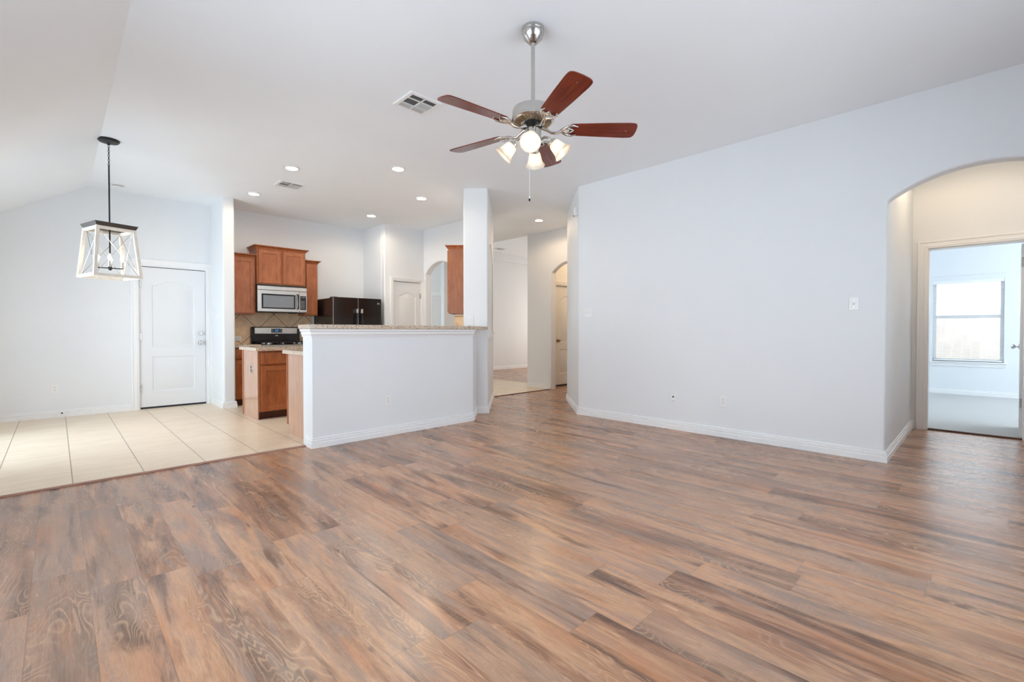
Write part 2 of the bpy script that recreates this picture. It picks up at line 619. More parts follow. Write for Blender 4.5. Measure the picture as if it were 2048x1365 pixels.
def bar(bm, a, b, w, h=None):
    """square bar from a to b"""
    a, b = Vector(a), Vector(b)
    h = h or w
    d = (b - a).normalized()
    up = Vector((0, 0, 1)) if abs(d.z) < 0.95 else Vector((0, 1, 0))
    s = d.cross(up).normalized()
    u = s.cross(d).normalized()
    q = [(-1, -1), (1, -1), (1, 1), (-1, 1)]
    ra = [bm.verts.new(a + s * x * w / 2 + u * y * h / 2) for x, y in q]
    rb = [bm.verts.new(b + s * x * w / 2 + u * y * h / 2) for x, y in q]
    for k in range(4):
        bm.faces.new((ra[k], ra[(k + 1) % 4], rb[(k + 1) % 4], rb[k]))
    bm.faces.new(ra)
    bm.faces.new(rb)
    bmesh.ops.recalc_face_normals(bm, faces=bm.faces)
    return bm


def sweep(bm, path, prof, mi=0):
    """profile [(offset to the right of the path, z)] along a 2-D path with mitred corners"""
    P = [Vector(p) for p in path]
    rings = []
    for k, p in enumerate(P):
        ds = []
        if k > 0:
            ds.append((p - P[k - 1]).normalized())
        if k < len(P) - 1:
            ds.append((P[k + 1] - p).normalized())
        ns = [Vector((d.y, -d.x)) for d in ds]
        if len(ns) == 2:
            m = ns[0] + ns[1]
            m = m / max(0.25, 1 + ns[0].dot(ns[1]))
        else:
            m = ns[0]
        rings.append([bm.verts.new((p.x + m.x * d, p.y + m.y * d, z)) for d, z in prof])
    n = len(prof)
    for a, b in zip(rings, rings[1:]):
        for k in range(n):
            bm.faces.new((a[k], a[(k + 1) % n], b[(k + 1) % n], b[k])).material_index = mi
    bm.faces.new(rings[0]).material_index = mi
    bm.faces.new(rings[-1]).material_index = mi
    bmesh.ops.recalc_face_normals(bm, faces=bm.faces)
    return bm


def obj(name, bm, mats, parent=None, loc=None, rz=None, bevel=0.0, seg=2, label=None, smooth=None):
    me = bpy.data.meshes.new(name)
    bm.to_mesh(me)
    bm.free()
    for m in (mats if isinstance(mats, (list, tuple)) else [mats]):
        me.materials.append(m)
    if smooth:
        for p in me.polygons:
            p.use_smooth = True
        me.set_sharp_from_angle(angle=R(smooth))
    else:
        me.set_sharp_from_angle(angle=R(40))
    o = bpy.data.objects.new(name, me)
    COL.objects.link(o)
    if parent is not None:
        o.parent = parent
    if loc is not None:
        o.location = loc
    if rz is not None:
        o.rotation_euler.z = rz
    if bevel:
        b = o.modifiers.new('edge', 'BEVEL')
        b.width = bevel
        b.segments = seg
        b.limit_method = 'ANGLE'
        b.angle_limit = R(40)
        b.harden_normals = False
    if label:
        o['label'] = label
    return o


def tag(o, label, cat, group=None, kind=None):
    o['label'] = label
    o['category'] = cat
    if group:
        o['group'] = group
    if kind:
        o['kind'] = kind
    return o


def thing(name, label, cat, loc=(0, 0, 0), rz=0.0, group=None, kind=None):
    o = bpy.data.objects.new(name, None)
    o.empty_display_size = 0.1
    COL.objects.link(o)
    o.location = loc
    o.rotation_euler.z = rz
    return tag(o, label, cat, group, kind)


def struct(name, bm, m, label, cat, **kw):
    return tag(obj(name, bm, m, **kw), label, cat, kind='structure')


def dup(src, loc, rz=None, label=None, group=None):
    """copy a thing together with its parts and their sub-parts"""
    def cp(o, par):
        c = o.copy()
        COL.objects.link(c)
        if par is not None:
            c.parent = par
        for ch in list(o.children):
            cp(ch, c)
        return c
    r = cp(src, None)
    r.location = loc
    if rz is not None:
        r.rotation_euler.z = rz
    if label:
        r['label'] = label
    if group:
        r['group'] = group
    return r


FACE_Y, FACE_X, FACE_D = 0.0, R(-90), R(-45)   # a wall facing -y, facing -x, facing the camera diagonally
S2 = math.sqrt(0.5)

# ------------------------------------------------------------------ floors
struct('floor', B(-0.9, 12.3, -1.4, 10.3, -0.08, 0.0), M['planks'], 'brown vinyl plank floor of the living room and hallway', 'floor')
bm = prism(bmesh.new(), [(-0.76, 4.615), (1.80, 4.615), (3.94, 4.80), (5.15, 6.05), (5.15, 8.42), (-0.76, 8.42)], -0.02, 0.004)
struct('floor_kitchen', bm, M['tile'], 'beige square tile floor of the dining nook and kitchen', 'floor')
bm = prism(bmesh.new(), [(5.15, 5.86), (6.80, 5.84), (6.80, 6.44), (7.25, 6.44), (7.25, 10.0), (5.15, 10.0)], -0.02, 0.004)
struct('floor_entry', bm, M['tile'], 'beige tile floor of the entry behind the column', 'floor')
struct('floor_bedroom', B(7.06, 11.4, -2.6, 1.8, -0.02, 0.012), M['carpet'], 'grey carpet floor of the bedroom beyond the arch', 'floor')
struct('trim_1', sweep(bmesh.new(), [(-0.74, 4.597), (1.715, 4.597)], [(-0.022, 0.0), (-0.022, 0.006), (-0.012, 0.011), (0.012, 0.011), (0.022, 0.004), (0.022, 0.0)]),
       M['strip'], 'brown transition strip between beige tile and plank floor', 'floor trim')
struct('trim_2', sweep(bmesh.new(), [(5.31, 5.84), (6.765, 5.84)], [(-0.018, 0.0), (-0.018, 0.008), (0.018, 0.008), (0.018, 0.0)]),
       M['toe'], 'dark transition strip between hallway planks and entry tile', 'floor trim')
struct('trim_3', B(7.035, 7.075, -0.30, 0.44, 0.0, 0.016), M['toe'], 'dark threshold strip at the bedroom doorway', 'floor trim')

# ------------------------------------------------------------------ ceilings
bm = prism(bmesh.new(), [(0.33, -1.4), (12.3, -1.4), (12.3, 6.40), (6.80, 6.40), (6.80, 10.3), (0.33, 10.3)], CEIL, CEIL + 0.12)
struct('ceiling', bm, M['ceil'], 'flat white ceiling over the living room and kitchen', 'ceiling')
SL = 0.615
xl = -0.95
zl = CEIL - SL * (0.33 - xl)
bm = bmesh.new()
sec = [(xl, zl), (0.34, CEIL + 0.004), (0.34, CEIL + 0.12), (xl, zl + 0.15)]
a = [bm.verts.new((x, -1.4, z)) for x, z in sec]
b = [bm.verts.new((x, 8.6, z)) for x, z in sec]
for k in range(4):
    bm.faces.new((a[k], a[(k + 1) % 4], b[(k + 1) % 4], b[k]))
bm.faces.new(a)
bm.faces.new(b)
bmesh.ops.recalc_face_normals(bm, faces=bm.faces)
struct('ceiling_slope', bm, M['ceil'], 'sloping white ceiling strip above the dining nook', 'ceiling')
bm = bmesh.new()
box(bm, 6.80, 12.3, 6.36, 10.3, 3.40, 3.5)
box(bm, 6.78, 6.80, 6.40, 10.1, CEIL + 0.06, 3.42)
box(bm, 6.8, 12.3, 6.34, 6.40, CEIL + 0.06, 3.42)
struct('ceiling_front_room', bm, M['ceil'], 'raised white ceiling of the front room behind the column', 'ceiling')
struct('trim_4', B(6.9, 12.1, 9.87, 9.99, 3.19, 3.41), M['wall'], 'pale soffit band along the front room wall', 'wall trim', bevel=0.02)

# ------------------------------------------------------------------ walls
WZ0, WZ1 = -0.05, 3.10


def wall_plate(name, org, rz, outer, holes, t, label, bevel=0.016, m='wall'):
    bm = plate(bmesh.new(), outer, holes, 0.0, t)
    return struct(name, bm, M[m], label, 'wall', loc=org, rz=rz, bevel=bevel, seg=3)


# long wall on the right, with the arched opening; local x runs towards -Y from the hallway corner
wall_plate('wall_right', (5.0, 3.82, 0), FACE_X, rect(0.0, 5.05, WZ0, WZ1), [arch_hole(3.245, 4.36, -0.04, 2.215, 0.185, 24)], 0.13,
           'long white wall with the arched opening')
struct('wall_vestibule', B(5.05, 7.10, 0.575, 0.72, WZ0, WZ1), M['wall'], 'cream side wall inside the right arched opening', 'wall')
struct('wall_vestibule_far_side', B(5.05, 7.10, -0.74, -0.60, WZ0, WZ1), M['wall'], 'hidden side wall of the vestibule', 'wall')
wall_plate('wall_bedroom_door', (7.0, 0.70, 0), FACE_X, rect(0.0, 1.45, WZ0, WZ1), [rect(0.255, 1.005, -0.04, 2.045)], 0.12,
           'cream wall around the bedroom doorway', bevel=0.0)
# hallway corner, 45 degrees
bm = prism(bmesh.new(), [(5.0, 3.815), (5.965, 4.780), (6.95, 4.780), (6.95, 4.62), (6.03, 4.62), (5.14, 3.73)], WZ0, WZ1)
struct('wall_hall_right', bm, M['wall'], 'angled white wall at the corner of the hallway', 'wall', bevel=0.02, seg=3)
# wall at the end of the hallway with a small arched opening
wall_plate('wall_hall_end', (6.785, 6.46, 0), FACE_X, rect(0.0, 1.80, WZ0, WZ1), [arch_hole(0.644, 1.555, -0.04, 2.245, 0.18)], 0.13,
           'white wall with a small arched opening at the hallway end')
wall_plate('wall_corridor', (6.905, 6.02, 0), FACE_Y, rect(0.0, 2.4, WZ0, WZ1), [rect(0.235, 1.05, -0.04, 2.06)], 0.12,
           'warm lit corridor wall around the narrow white door', bevel=0.0)
struct('wall_corridor_near', B(6.90, 9.4, 4.62, 4.78, WZ0, WZ1), M['wall'], 'hidden near wall of the corridor', 'wall')
struct('wall_corridor_end', B(9.2, 9.34, 4.70, 6.14, WZ0, WZ1), M['wall'], 'hidden end wall of the corridor', 'wall')
struct('wall_front_room_near', B(6.90, 12.2, 6.40, 6.46, WZ0, 3.42), M['wall'], 'near wall of the front room', 'wall')
# angled wall end that reads as a tall column: core plus a hallway face with an arched niche
A0, A1 = Vector((4.185, 4.725)), Vector((5.285, 5.825))
NL = Vector((-S2, S2))
e0, e1 = A0 + NL * 0.33, A1 + NL * 0.33
DL = Vector((S2, S2))
pp = lambda u, n: tuple(A0 + DL * u + NL * n)
LC = (A1 - A0).length
struct('wall_column', prism(bmesh.new(), [pp(0, 0), pp(0.15, 0), pp(0.15, 0.33), pp(0, 0.33)], WZ0, WZ1), M['wall'],
       'tall white column end of the angled wall beside the bar', 'wall', bevel=0.014, seg=3)
bm = bmesh.new()
prism(bm, [pp(0.14, 0.012), pp(LC, 0.012), pp(LC, 0.33), pp(0.14, 0.33)], WZ0, WZ1)
prism(bm, [pp(1.36, 0.0), pp(LC, 0.0), pp(LC, 0.12), pp(1.36, 0.12)], WZ0, WZ1)
prism(bm, [pp(0.14, 0.0), pp(1.37, 0.0), pp(1.37, 0.12), pp(0.14, 0.12)], WZ0, 1.10)
tmp = plate(bmesh.new(), rect(0.14, 1.37, 1.0, WZ1), [arch_hole(0.16, 1.36, -0.04, 2.22, 0.20)], 0.0, 0.11)
tmp.transform(Matrix.Translation((A0.x, A0.y, 0)) @ Matrix.Rotation(R(45), 4, 'Z'))
me = bpy.data.meshes.new('tmp')
tmp.to_mesh(me)
tmp.free()
bm.from_mesh(me)
bpy.data.meshes.remove(me)
struct('wall_niche', bm, M['wall'], 'hallway face of the angled wall with an arched niche', 'wall')
# half wall of the breakfast bar
bm = prism(bmesh.new(), [(1.73, 4.46), (3.705, 4.46), (4.040, 4.795), (3.93, 4.69), (1.73, 4.69)], WZ0, 1.136)
struct('wall_bar', bm, M['wall'], 'white half wall under the granite bar counter', 'wall', bevel=0.03, seg=4)
# kitchen and dining nook walls
wall_plate('wall_back', (-0.9, 8.38, 0), FACE_Y, rect(0.0, 2.68, WZ0, WZ1), [rect(1.730, 2.560, -0.04, 2.065)], 0.14,
           'white dining nook wall around the back door', bevel=0.0)
struct('wall_partition', B(1.715, 1.868, 7.665, 8.50, WZ0, WZ1), M['wall'], 'white partition wall end between back door and kitchen', 'wall', bevel=0.02, seg=3)
struct('wall_kitchen', B(1.80, 4.30, 8.345, 8.50, WZ0, WZ1), M['wall'], 'cream kitchen wall behind the stove and fridge', 'wall')
bm = plate(bmesh.new(), rect(0, 0.84, WZ0, WZ1), [rect(0.17, 0.785, -0.04, 2.06)], 0.0, 0.12)
box(bm, 0.0, 0.12, 0.115, 0.90, WZ0, WZ1)
struct('wall_pantry', bm, M['wall'], 'white pantry box wall beside the fridge', 'wall', loc=(4.215, 7.55, 0), bevel=0.016, seg=3)
wall_plate('wall_kitchen_side', (5.05, 8.40, 0), FACE_X, rect(0.0, 2.40, WZ0, WZ1), [arch_hole(0.90, 1.82, -0.04, 2.20, 0.21)], 0.13,
           'white kitchen wall with the arched opening behind the hung cabinet')
struct('wall_entry', B(5.90, 7.22, 8.05, 8.17, WZ0, WZ1), M['wall'], 'pale entry wall seen below the hung cabinet', 'wall', bevel=0.012)
struct('wall_far', B(5.0, 12.3, 9.96, 10.1, WZ0, 3.45), M['wall'], 'far wall of the front room behind the hallway', 'wall')
struct('wall_front_room_right', B(11.95, 12.1, 6.4, 10.1, WZ0, 3.45), M['wall'], 'hidden right wall of the front room', 'wall')
struct('wall_entry_left', B(5.06, 5.18, 8.30, 10.1, WZ0, WZ1), M['wall'], 'hidden side wall of the entry', 'wall')
# outer walls beside and behind the camera, with the windows that light the room
wall_plate('wall_left', (-0.75, -1.35, 0), R(90), rect(0.0, 9.9, WZ0, 2.62), [rect(2.2, 4.7, 0.5, 2.2), rect(6.8, 8.7, 0.10, 2.10)], 0.14,
           'outer wall beside the camera', bevel=0.0)
wall_plate('wall_rear', (5.2, -1.2, 0), R(180), rect(0.0, 6.2, WZ0, WZ1), [rect(1.15, 4.45, 0.45, 2.45)], 0.14, 'outer wall behind the camera', bevel=0.0)
# bedroom
wall_plate('wall_bedroom', (11.25, 1.80, 0), FACE_X, rect(0.0, 4.4, WZ0, WZ1), [rect(1.16, 2.045, 0.59, 2.01)], 0.14,
           'pale blue lit bedroom wall around the window', bevel=0.0)
struct('wall_bedroom_left', B(7.05, 11.4, 1.66, 1.80, WZ0, WZ1), M['wall'], 'hidden left wall of the bedroom', 'wall')
struct('wall_bedroom_right', B(7.05, 11.4, -2.58, -2.42, WZ0, WZ1), M['wall'], 'hidden right wall of the bedroom', 'wall')
struct('wall_bedroom_near', B(7.0, 7.12, 0.60, 1.75, WZ0, WZ1), M['wall'], 'hidden near wall of the bedroom', 'wall')
struct('wall_bedroom_near.001', B(7.0, 7.12, -2.5, -0.70, WZ0, WZ1), M['wall'], 'hidden near wall right of the bedroom doorway', 'wall')

# ------------------------------------------------------------------ baseboards and mouldings
BB = [(0.0, 0.0), (0.018, 0.0), (0.018, 0.046), (0.011, 0.050), (0.011, 0.055), (0.015, 0.058), (0.015, 0.072), (0.007, 0.076), (0.007, 0.081), (0.010, 0.084), (0.010, 0.092), (0.006, 0.096), (0.0, 0.096)]


def baseboard(name, path, label, prof=BB, cat='baseboard'):
    return struct(name, sweep(bmesh.new(), path, prof), M['trim'], label, cat)


# paths run with the room on their right-hand side
baseboard('baseboard_right', [(6.755, 4.780), (5.965, 4.780), (5.0, 3.815), (5.0, 0.575), (6.99, 0.575)][1:], 'white baseboard along the long wall and into the arch')
baseboard('baseboard_bar', [(1.73, 4.60), (1.73, 4.46), (3.705, 4.46), (4.045, 4.80)], 'white baseboard around the bar half wall')
baseboard('baseboard_column', [(4.06, 4.85), (4.185, 4.725), (5.285, 5.825)], 'white baseboard around the tall column')
baseboard('baseboard_back', [(-0.74, 8.38), (0.752, 8.38)], 'white baseboard left of the back door')
baseboard('baseboard_partition', [(1.868, 7.80), (1.868, 7.665), (1.715, 7.665), (1.715, 8.36)][::-1], 'white baseboard around the partition wall end')
baseboard('baseboard_hall', [(6.785, 6.46), (6.785, 5.825)], 'white baseboard at the hallway end')
baseboard('baseboard_far', [(7.3, 9.96), (11.9, 9.96)], 'white baseboard of the front room far wall')
baseboard('baseboard_bedroom', [(11.25, 1.65), (11.25, -2.4)], 'white baseboard under the bedroom window')
baseboard('baseboard_vestibule', [(7.0, 0.573), (7.0, 0.545)], 'short white baseboard beside the bedroom door casing')
CR = [(0.0, 1.060), (0.010, 1.060), (0.012, 1.080), (0.018, 1.086), (0.018, 1.108), (0.030, 1.116), (0.034, 1.136), (0.0, 1.136)]
baseboard('trim_5', [(1.73, 4.69), (1.73, 4.46), (3.705, 4.46), (4.035, 4.79)], 'white moulding under the granite bar counter', CR, 'moulding')
p0 = A0 + Vector((S2, S2)) * 0.13
p1 = A0 + Vector((S2, S2)) * 1.40
baseboard('trim_6', [tuple(p0), tuple(p1)], 'white sill moulding of the column niche', [(0.0, 1.02), (0.014, 1.02), (0.014, 1.045), (0.020, 1.05), (0.020, 1.075), (0.030, 1.08), (0.030, 1.10), (0.0, 1.10)], 'moulding')


# ------------------------------------------------------------------ doors and windows
def eyebrow(x0, x1, z0, z1, rise, n=14):
    pts = [(x0, z0), (x1, z0)]
    for k in range(n + 1):
        t = k / n
        x = x1 + (x0 - x1) * t
        s = min(1.0, max(0.0, (0.5 - abs(t - 0.5)) / 0.5))
        pts.append((x, z1 + rise * (0.5 - 0.5 * math.cos(PI * min(1, s * 1.15)))))
    return pts


MOULD = [(0.010, 0.010), (0.022, 0.011), (0.046, 0.002)]


def door_panel_mesh(w, h, t=0.04):
    s = 0.14 * w / 0.8
    p1 = eyebrow(s, w - s, 0.86, h - 0.26, 0.075)
    p2 = [(s, 0.22), (w - s, 0.22), (w - s, 0.72), (s, 0.72)]
    return panelled(bmesh.new(), w, h, t, [p1, p2], MOULD)


def casing_bm(w, h, cw=0.085, y=-0.016):
    bm = bmesh.new()
    outer = [(-cw, 0.0), (w + cw, 0.0), (w + cw, h + cw), (-cw, h + cw)]
    for (x0, x1, z0, z1) in ((-cw, 0.0, 0.0, h + cw), (w, w + cw, 0.0, h + cw), (0.0, w, h, h + cw)):
        box(bm, x0, x1, y, 0.0, z0, z1)
    # a raised outer band and a bead, as on a moulded casing
    for (x0, x1, z0, z1) in ((-cw, -cw + 0.022, 0.0, h + cw), (w + cw - 0.022, w + cw, 0.0, h + cw), (-cw + 0.022, w + cw - 0.022, h + cw - 0.022, h + cw)):
        box(bm, x0, x1, y - 0.007, y + 0.002, z0, z1)
    for (x0, x1, z0, z1) in ((-0.028, -0.016, 0.0, h + 0.028), (w + 0.016, w + 0.028, 0.0, h + 0.028), (-0.016, w + 0.016, h + 0.016, h + 0.028)):
        box(bm, x0, x1, y - 0.004, y + 0.002, z0, z1)
    return bm


def jamb_bm(w, h, d):
    bm = bmesh.new()
    box(bm, 0.0, 0.014, 0.0, d, 0.0, h)
    box(bm, w - 0.014, w, 0.0, d, 0.0, h)
    box(bm, 0.014, w - 0.014, 0.0, d, h - 0.014, h)
    return bm


def knob_bm():
    """round knob with rosette, axis along -y"""
    rot = Matrix.Rotation(R(90), 4, 'X')
    return lathe(bmesh.new(), [(0.031, 0.0), (0.031, 0.006), (0.012, 0.010), (0.011, 0.030), (0.022, 0.036), (0.029, 0.048), (0.027, 0.060), (0.016, 0.068), (0.0, 0.069)], 20, mat=rot)


def deadbolt_bm():
    rot = Matrix.Rotation(R(90), 4, 'X')
    bm = lathe(bmesh.new(), [(0.030, 0.0), (0.030, 0.010), (0.024, 0.018), (0.0, 0.018)], 20, mat=rot)
    box(bm, -0.006, 0.006, -0.034, -0.016, -0.016, 0.016)
    return bm


def hinge_bm():
    bm = bmesh.new()
    tube(bm, [(0, -0.012, -0.050), (0, -0.012, 0.050)], 0.009, 10)
    box(bm, -0.018, 0.018, -0.006, 0.0, -0.048, 0.048)
    return bm


def make_door(name, org, rz, w, h, label, knob_x=None, hinge_x=None, hz=(0.30, 1.04, 1.80), metal='chrome', recess=0.018, gap=0.02, dead=False, kz=0.95, sweep_=False, cw=0.085, wall_t=0.12):
    d = thing(name, label, 'door', org, rz, kind='structure')
    obj('door_casing', casing_bm(w, h, cw), M['trim'], d, bevel=0.002)
    obj('door_jamb', jamb_bm(w, h, wall_t), M['trim'], d)
    o = obj('door_panel', door_panel_mesh(w - 0.036, h - 0.024 - gap), M['door'], d, loc=(0.018, recess, gap))
    bm = bmesh.new()
    ys = recess + 0.041
    box(bm, 0.010, 0.034, ys, ys + 0.02, 0.004, h - 0.03)
    box(bm, w - 0.034, w - 0.010, ys, ys + 0.02, 0.004, h - 0.03)
    box(bm, 0.010, w - 0.010, ys, ys + 0.02, h - 0.034, h - 0.006)
    obj('door_gap_shade', bm, M['slot'], d)  # stop strips coloured dark to give the shaded gap around the door
    if sweep_:
        obj('door_sweep', B(0.018, w - 0.018, recess + 0.004, recess + 0.038, 0.004, gap), M['rubber'], d)
        obj('threshold', B(0.0, w, recess - 0.01, wall_t, 0.0, 0.006), M['slot'], d)
    if knob_x is not None:
        obj('door_knob', knob_bm(), M[metal], d, loc=(knob_x, recess, kz))
        obj('latch_plate', B(-0.004, 0.004, -0.014, 0.0, -0.03, 0.03), M[metal], d, loc=(w - 0.014 if knob_x > w / 2 else 0.014, recess, kz))
        if dead:
            obj('deadbolt', deadbolt_bm(), M[metal], d, loc=(knob_x, recess, kz + 0.14))
            obj('latch_plate', B(-0.004, 0.004, -0.014, 0.0, -0.03, 0.03), M[metal], d, loc=(w - 0.014 if knob_x > w / 2 else 0.014, recess, kz + 0.14))
    if hinge_x is not None:
        for z in hz:
            obj('hinge', hinge_bm(), M['nickel'], d, loc=(hinge_x, recess, z))
    return d


make_door('door_1', (0.832, 8.38, 0), FACE_Y, 0.826, 2.06, 'white two-panel back door with deadbolt and knob', knob_x=0.745, hinge_x=0.016, gap=0.030, dead=True, kz=0.943, sweep_=True, wall_t=0.14)
make_door('door_2', (4.387, 7.55, 0), FACE_Y, 0.61, 2.055, 'white pantry door between fridge and arched opening', hinge_x=0.594, hz=(0.3, 1.05, 1.79), cw=0.058)
make_door('door_3', (7.142, 6.02, 0), FACE_Y, 0.81, 2.055, 'white door with brass knob behind the hallway arch', knob_x=0.085, metal='brass', gap=0.035, kz=0.93, cw=0.07, sweep_=True)

# bedroom doorway with its door swung open into the bedroom
d4 = thing('door_4', 'open white bedroom door with its casing beyond the arch', 'door', (7.0, 0.445, 0), FACE_X, kind='structure')
obj('door_casing', casing_bm(0.75, 2.045, 0.085), M['trim'], d4, bevel=0.002)
obj('door_jamb', jamb_bm(0.75, 2.045, 0.125), M['trim'], d4)
lf = obj('door_panel', door_panel_mesh(0.71, 2.0, 0.038), M['door'], d4, loc=(0.753, 0.128, 0.022), rz=R(88.2))
obj('door_knob', knob_bm(), M['chrome'], lf, loc=(0.645, 0.0, 0.92))
kb = obj('door_knob', knob_bm(), M['chrome'], lf, loc=(0.645, 0.038, 0.92), rz=PI)
for z in (0.37, 1.83):
    obj('hinge', hinge_bm(), M['nickel'], d4, loc=(0.736, 0.118, z))


def window_unit(name, org, rz, w, h, t, label, mid=True, stool=False):
    """sash window set in an opening; local origin is the lower corner of the opening at the room face"""
    o = thing(name, label, 'window', org, rz, kind='structure')
    bm = bmesh.new()
    f = 0.045
    y0, y1 = t * 0.45, t * 0.85
    box(bm, 0, f, y0, y1, 0, h)
    box(bm, w - f, w, y0, y1, 0, h)
    box(bm, f, w - f, y0, y1, 0, f)
    box(bm, f, w - f, y0, y1, h - f, h)
    if mid:
        box(bm, f, w - f, y0 - 0.01, y1, h * 0.535, h * 0.535 + 0.05)
    obj('window_frame', bm, M['trim'], o)
    obj('pane', B(f, w - f, t * 0.66, t * 0.66 + 0.005, f, h - f), M['glass'], o)
    if stool:
        bm = bmesh.new()
        box(bm, -0.045, w + 0.045, -0.035, y0, -0.022, 0.0)
        box(bm, -0.030, w + 0.030, -0.014, 0.0, -0.085, -0.022)
        box(bm, -0.030, w + 0.030, -0.018, -0.012, -0.060, -0.046)
        obj('window_sill', bm, M['trim'], o, bevel=0.003)
    return o


window_unit('window_1', (11.25, 0.64, 0.59), FACE_X, 0.885, 1.42, 0.14, 'bright bedroom sash window with a white blind', stool=True)
window_unit('window_2', (-0.75, 0.85, 0.5), R(90), 2.5, 1.7, 0.14, 'wide living room window beside the camera', mid=False)
window_unit('window_3', (-0.75, 5.45, 0.10), R(90), 1.9, 2.0, 0.14, 'glazed patio door of the dining nook', mid=False)
window_unit('window_4', (4.05, -1.2, 0.45), R(180), 3.3, 2.0, 0.14, 'wide window behind the camera', mid=False)

# entry door glimpsed through the kitchen arch: its casing and a lit sidelight
e5 = thing('door_5', 'white entry door seen through the kitchen arch', 'door', (6.90, 9.96, 0), FACE_Y, kind='structure')
obj('door_casing', casing_bm(0.90, 2.04, 0.10), M['trim'], e5)
obj('door_panel', door_panel_mesh(0.88, 2.03, 0.03), M['door'], e5, loc=(0.01, -0.006, 0.005))

# blind
bl = thing('window_blind', 'white horizontal slat blind hanging in the bedroom window', 'blind', (11.25, 0.64, 0.59), FACE_X)
obj('headrail', B(0.002, 0.883, 0.005, 0.055, 1.365, 1.4195), M['blind'], bl)
bm = bmesh.new()
for k in range(33):
    z = 0.06 + k * 0.0395
    vs = []
    tilt = 0.010 if k > 16 else 0.002
    box(bm, 0.016, 0.869, 0.008, 0.050, z, z + 0.003)
obj('slat_panel', bm, M['blind'], bl)
obj('bottom_rail', B(0.016, 0.869, 0.010, 0.048, 0.012, 0.034), M['blind'], bl)
for x in (0.15, 0.735):
    obj('lift_cord', B(x, x + 0.003, 0.0045, 0.0075, 0.03, 1.37), M['blind'], bl)
obj('tilt_wand', tube(bmesh.new(), [(0.07, -0.004, 1.38), (0.07, -0.004, 0.72)], 0.004, 8), M['blind'], bl)
tag(obj('curtain_rod', tube(bmesh.new(), [(11.235, 0.66, 2.098), (11.235, -0.26, 2.098)], 0.007, 10), M['trim']), 'thin white rod on the wall above the bedroom window', 'curtain rod')

# outside the bedroom window
fe = thing('garden_fence', 'pale wooden board fence outside the bedroom window', 'fence', (13.6, 0, 0))
fx = random.Random(4)
for k in range(24):
    y = -2.0 + k * 0.145
    obj('board', B(0.0, 0.02, y, y + 0.1435, -0.2, 1.46 + fx.uniform(-0.006, 0.006)), M['fence'], fe)
obj('rail', B(0.02, 0.06, -2.0, 1.48, 0.2, 0.29), M['fence'], fe)
obj('rail', B(0.02, 0.06, -2.0, 1.48, 1.1, 1.19), M['fence'], fe)
tag(obj('lawn', B(11.5, 30.0, -14, 14, -0.35, -0.2), M['lawn']), 'grass strip outside the bedroom window', 'lawn', kind='stuff')


# ------------------------------------------------------------------ cabinets
def crown_bm(x0, x1, y0, y1, z, h=0.055, out=0.045, left=True, right=True):
    """crown moulding around the front (y0) and the open sides of a cabinet top"""
    prof = [(0.0, z), (0.006, z), (0.010, z + h * 0.25), (out * 0.75, z + h * 0.72), (out, z + h * 0.78), (out, z + h), (0.0, z + h)]
    path = []
    if right:
        path.append((x1, y1))
    path += [(x1, y0), (x0, y0)]
    if left:
        path.append((x0, y1))
    bm = sweep(bmesh.new(), path[::-1], prof)
    box(bm, x0, x1, y0, y1, z + h - 0.01, z + h - 0.002)
    return bm


def cab_door_bm(w, h, t=0.02, st=0.055):
    return panelled(bmesh.new(), w, h, t, [[(st, st), (w - st, st), (w - st, h - st), (st, h - st)]], [(0.003, 0.009), (0.012, 0.010)])


def drawer_bm(w, h, t=0.02):
    return panelled(bmesh.new(), w, h, t, [[(0.014, 0.014), (w - 0.014, 0.014), (w - 0.014, h - 0.014), (0.014, h - 0.014)]], [(0.004, -0.003), (0.008, -0.003)])


def wall_cabinet(name, org, rz, w, d, h, doors, label, crown=True, left=True, right=True, side='cab', front_x=0.0):
    c = thing(name, label, 'cabinet', org, rz, 'kitchen wall cabinets')
    bm = bmesh.new()
    box(bm, 0.0, w, 0.0, d, 0.0, h, 0)
    obj('body', bm, M[side], c, bevel=0.002)
    n = len(doors)
    for (x0, x1) in doors:
        obj('door', cab_door_bm(x1 - x0, h - 0.035), M['cab'], c, loc=(x0, -0.020, 0.018), bevel=0.002)
    if crown:
        obj('crown', crown_bm(0.0, w, -0.0, d, h - 0.004, left=left, right=right), M['cab'], c)
    return c


YK = 8.345
wall_cabinet('wall_cabinet', (1.872, 8.035, 1.385), 0, 0.372, YK - 8.035, 0.885, [(0.012, 0.350)], 'tall narrow wall cabinet against the partition, left of the microwave', left=False)
wall_cabinet('wall_cabinet', (2.250, 7.985, 1.862), 0, 0.742, YK - 7.985, 0.560, [(0.022, 0.345), (0.385, 0.712)], 'raised two-door wall cabinet directly above the microwave')
wall_cabinet('wall_cabinet', (2.998, 8.035, 1.385), 0, 0.216, YK - 8.035, 0.885, [(0.022, 0.198)], 'slim wall cabinet between the microwave and the fridge', left=False)
# cabinet hung on the kitchen face of the angled wall: its end panel looks at the camera
hc = Vector((4.205, 5.680)) + Vector((0.0, 0.0))
hg = thing('wall_cabinet', 'wall cabinet hung beside the tall column, its oak side showing', 'cabinet', (e0.x + 0.62 * S2, e0.y + 0.62 * S2, 1.385), FACE_D, 'kitchen wall cabinets')
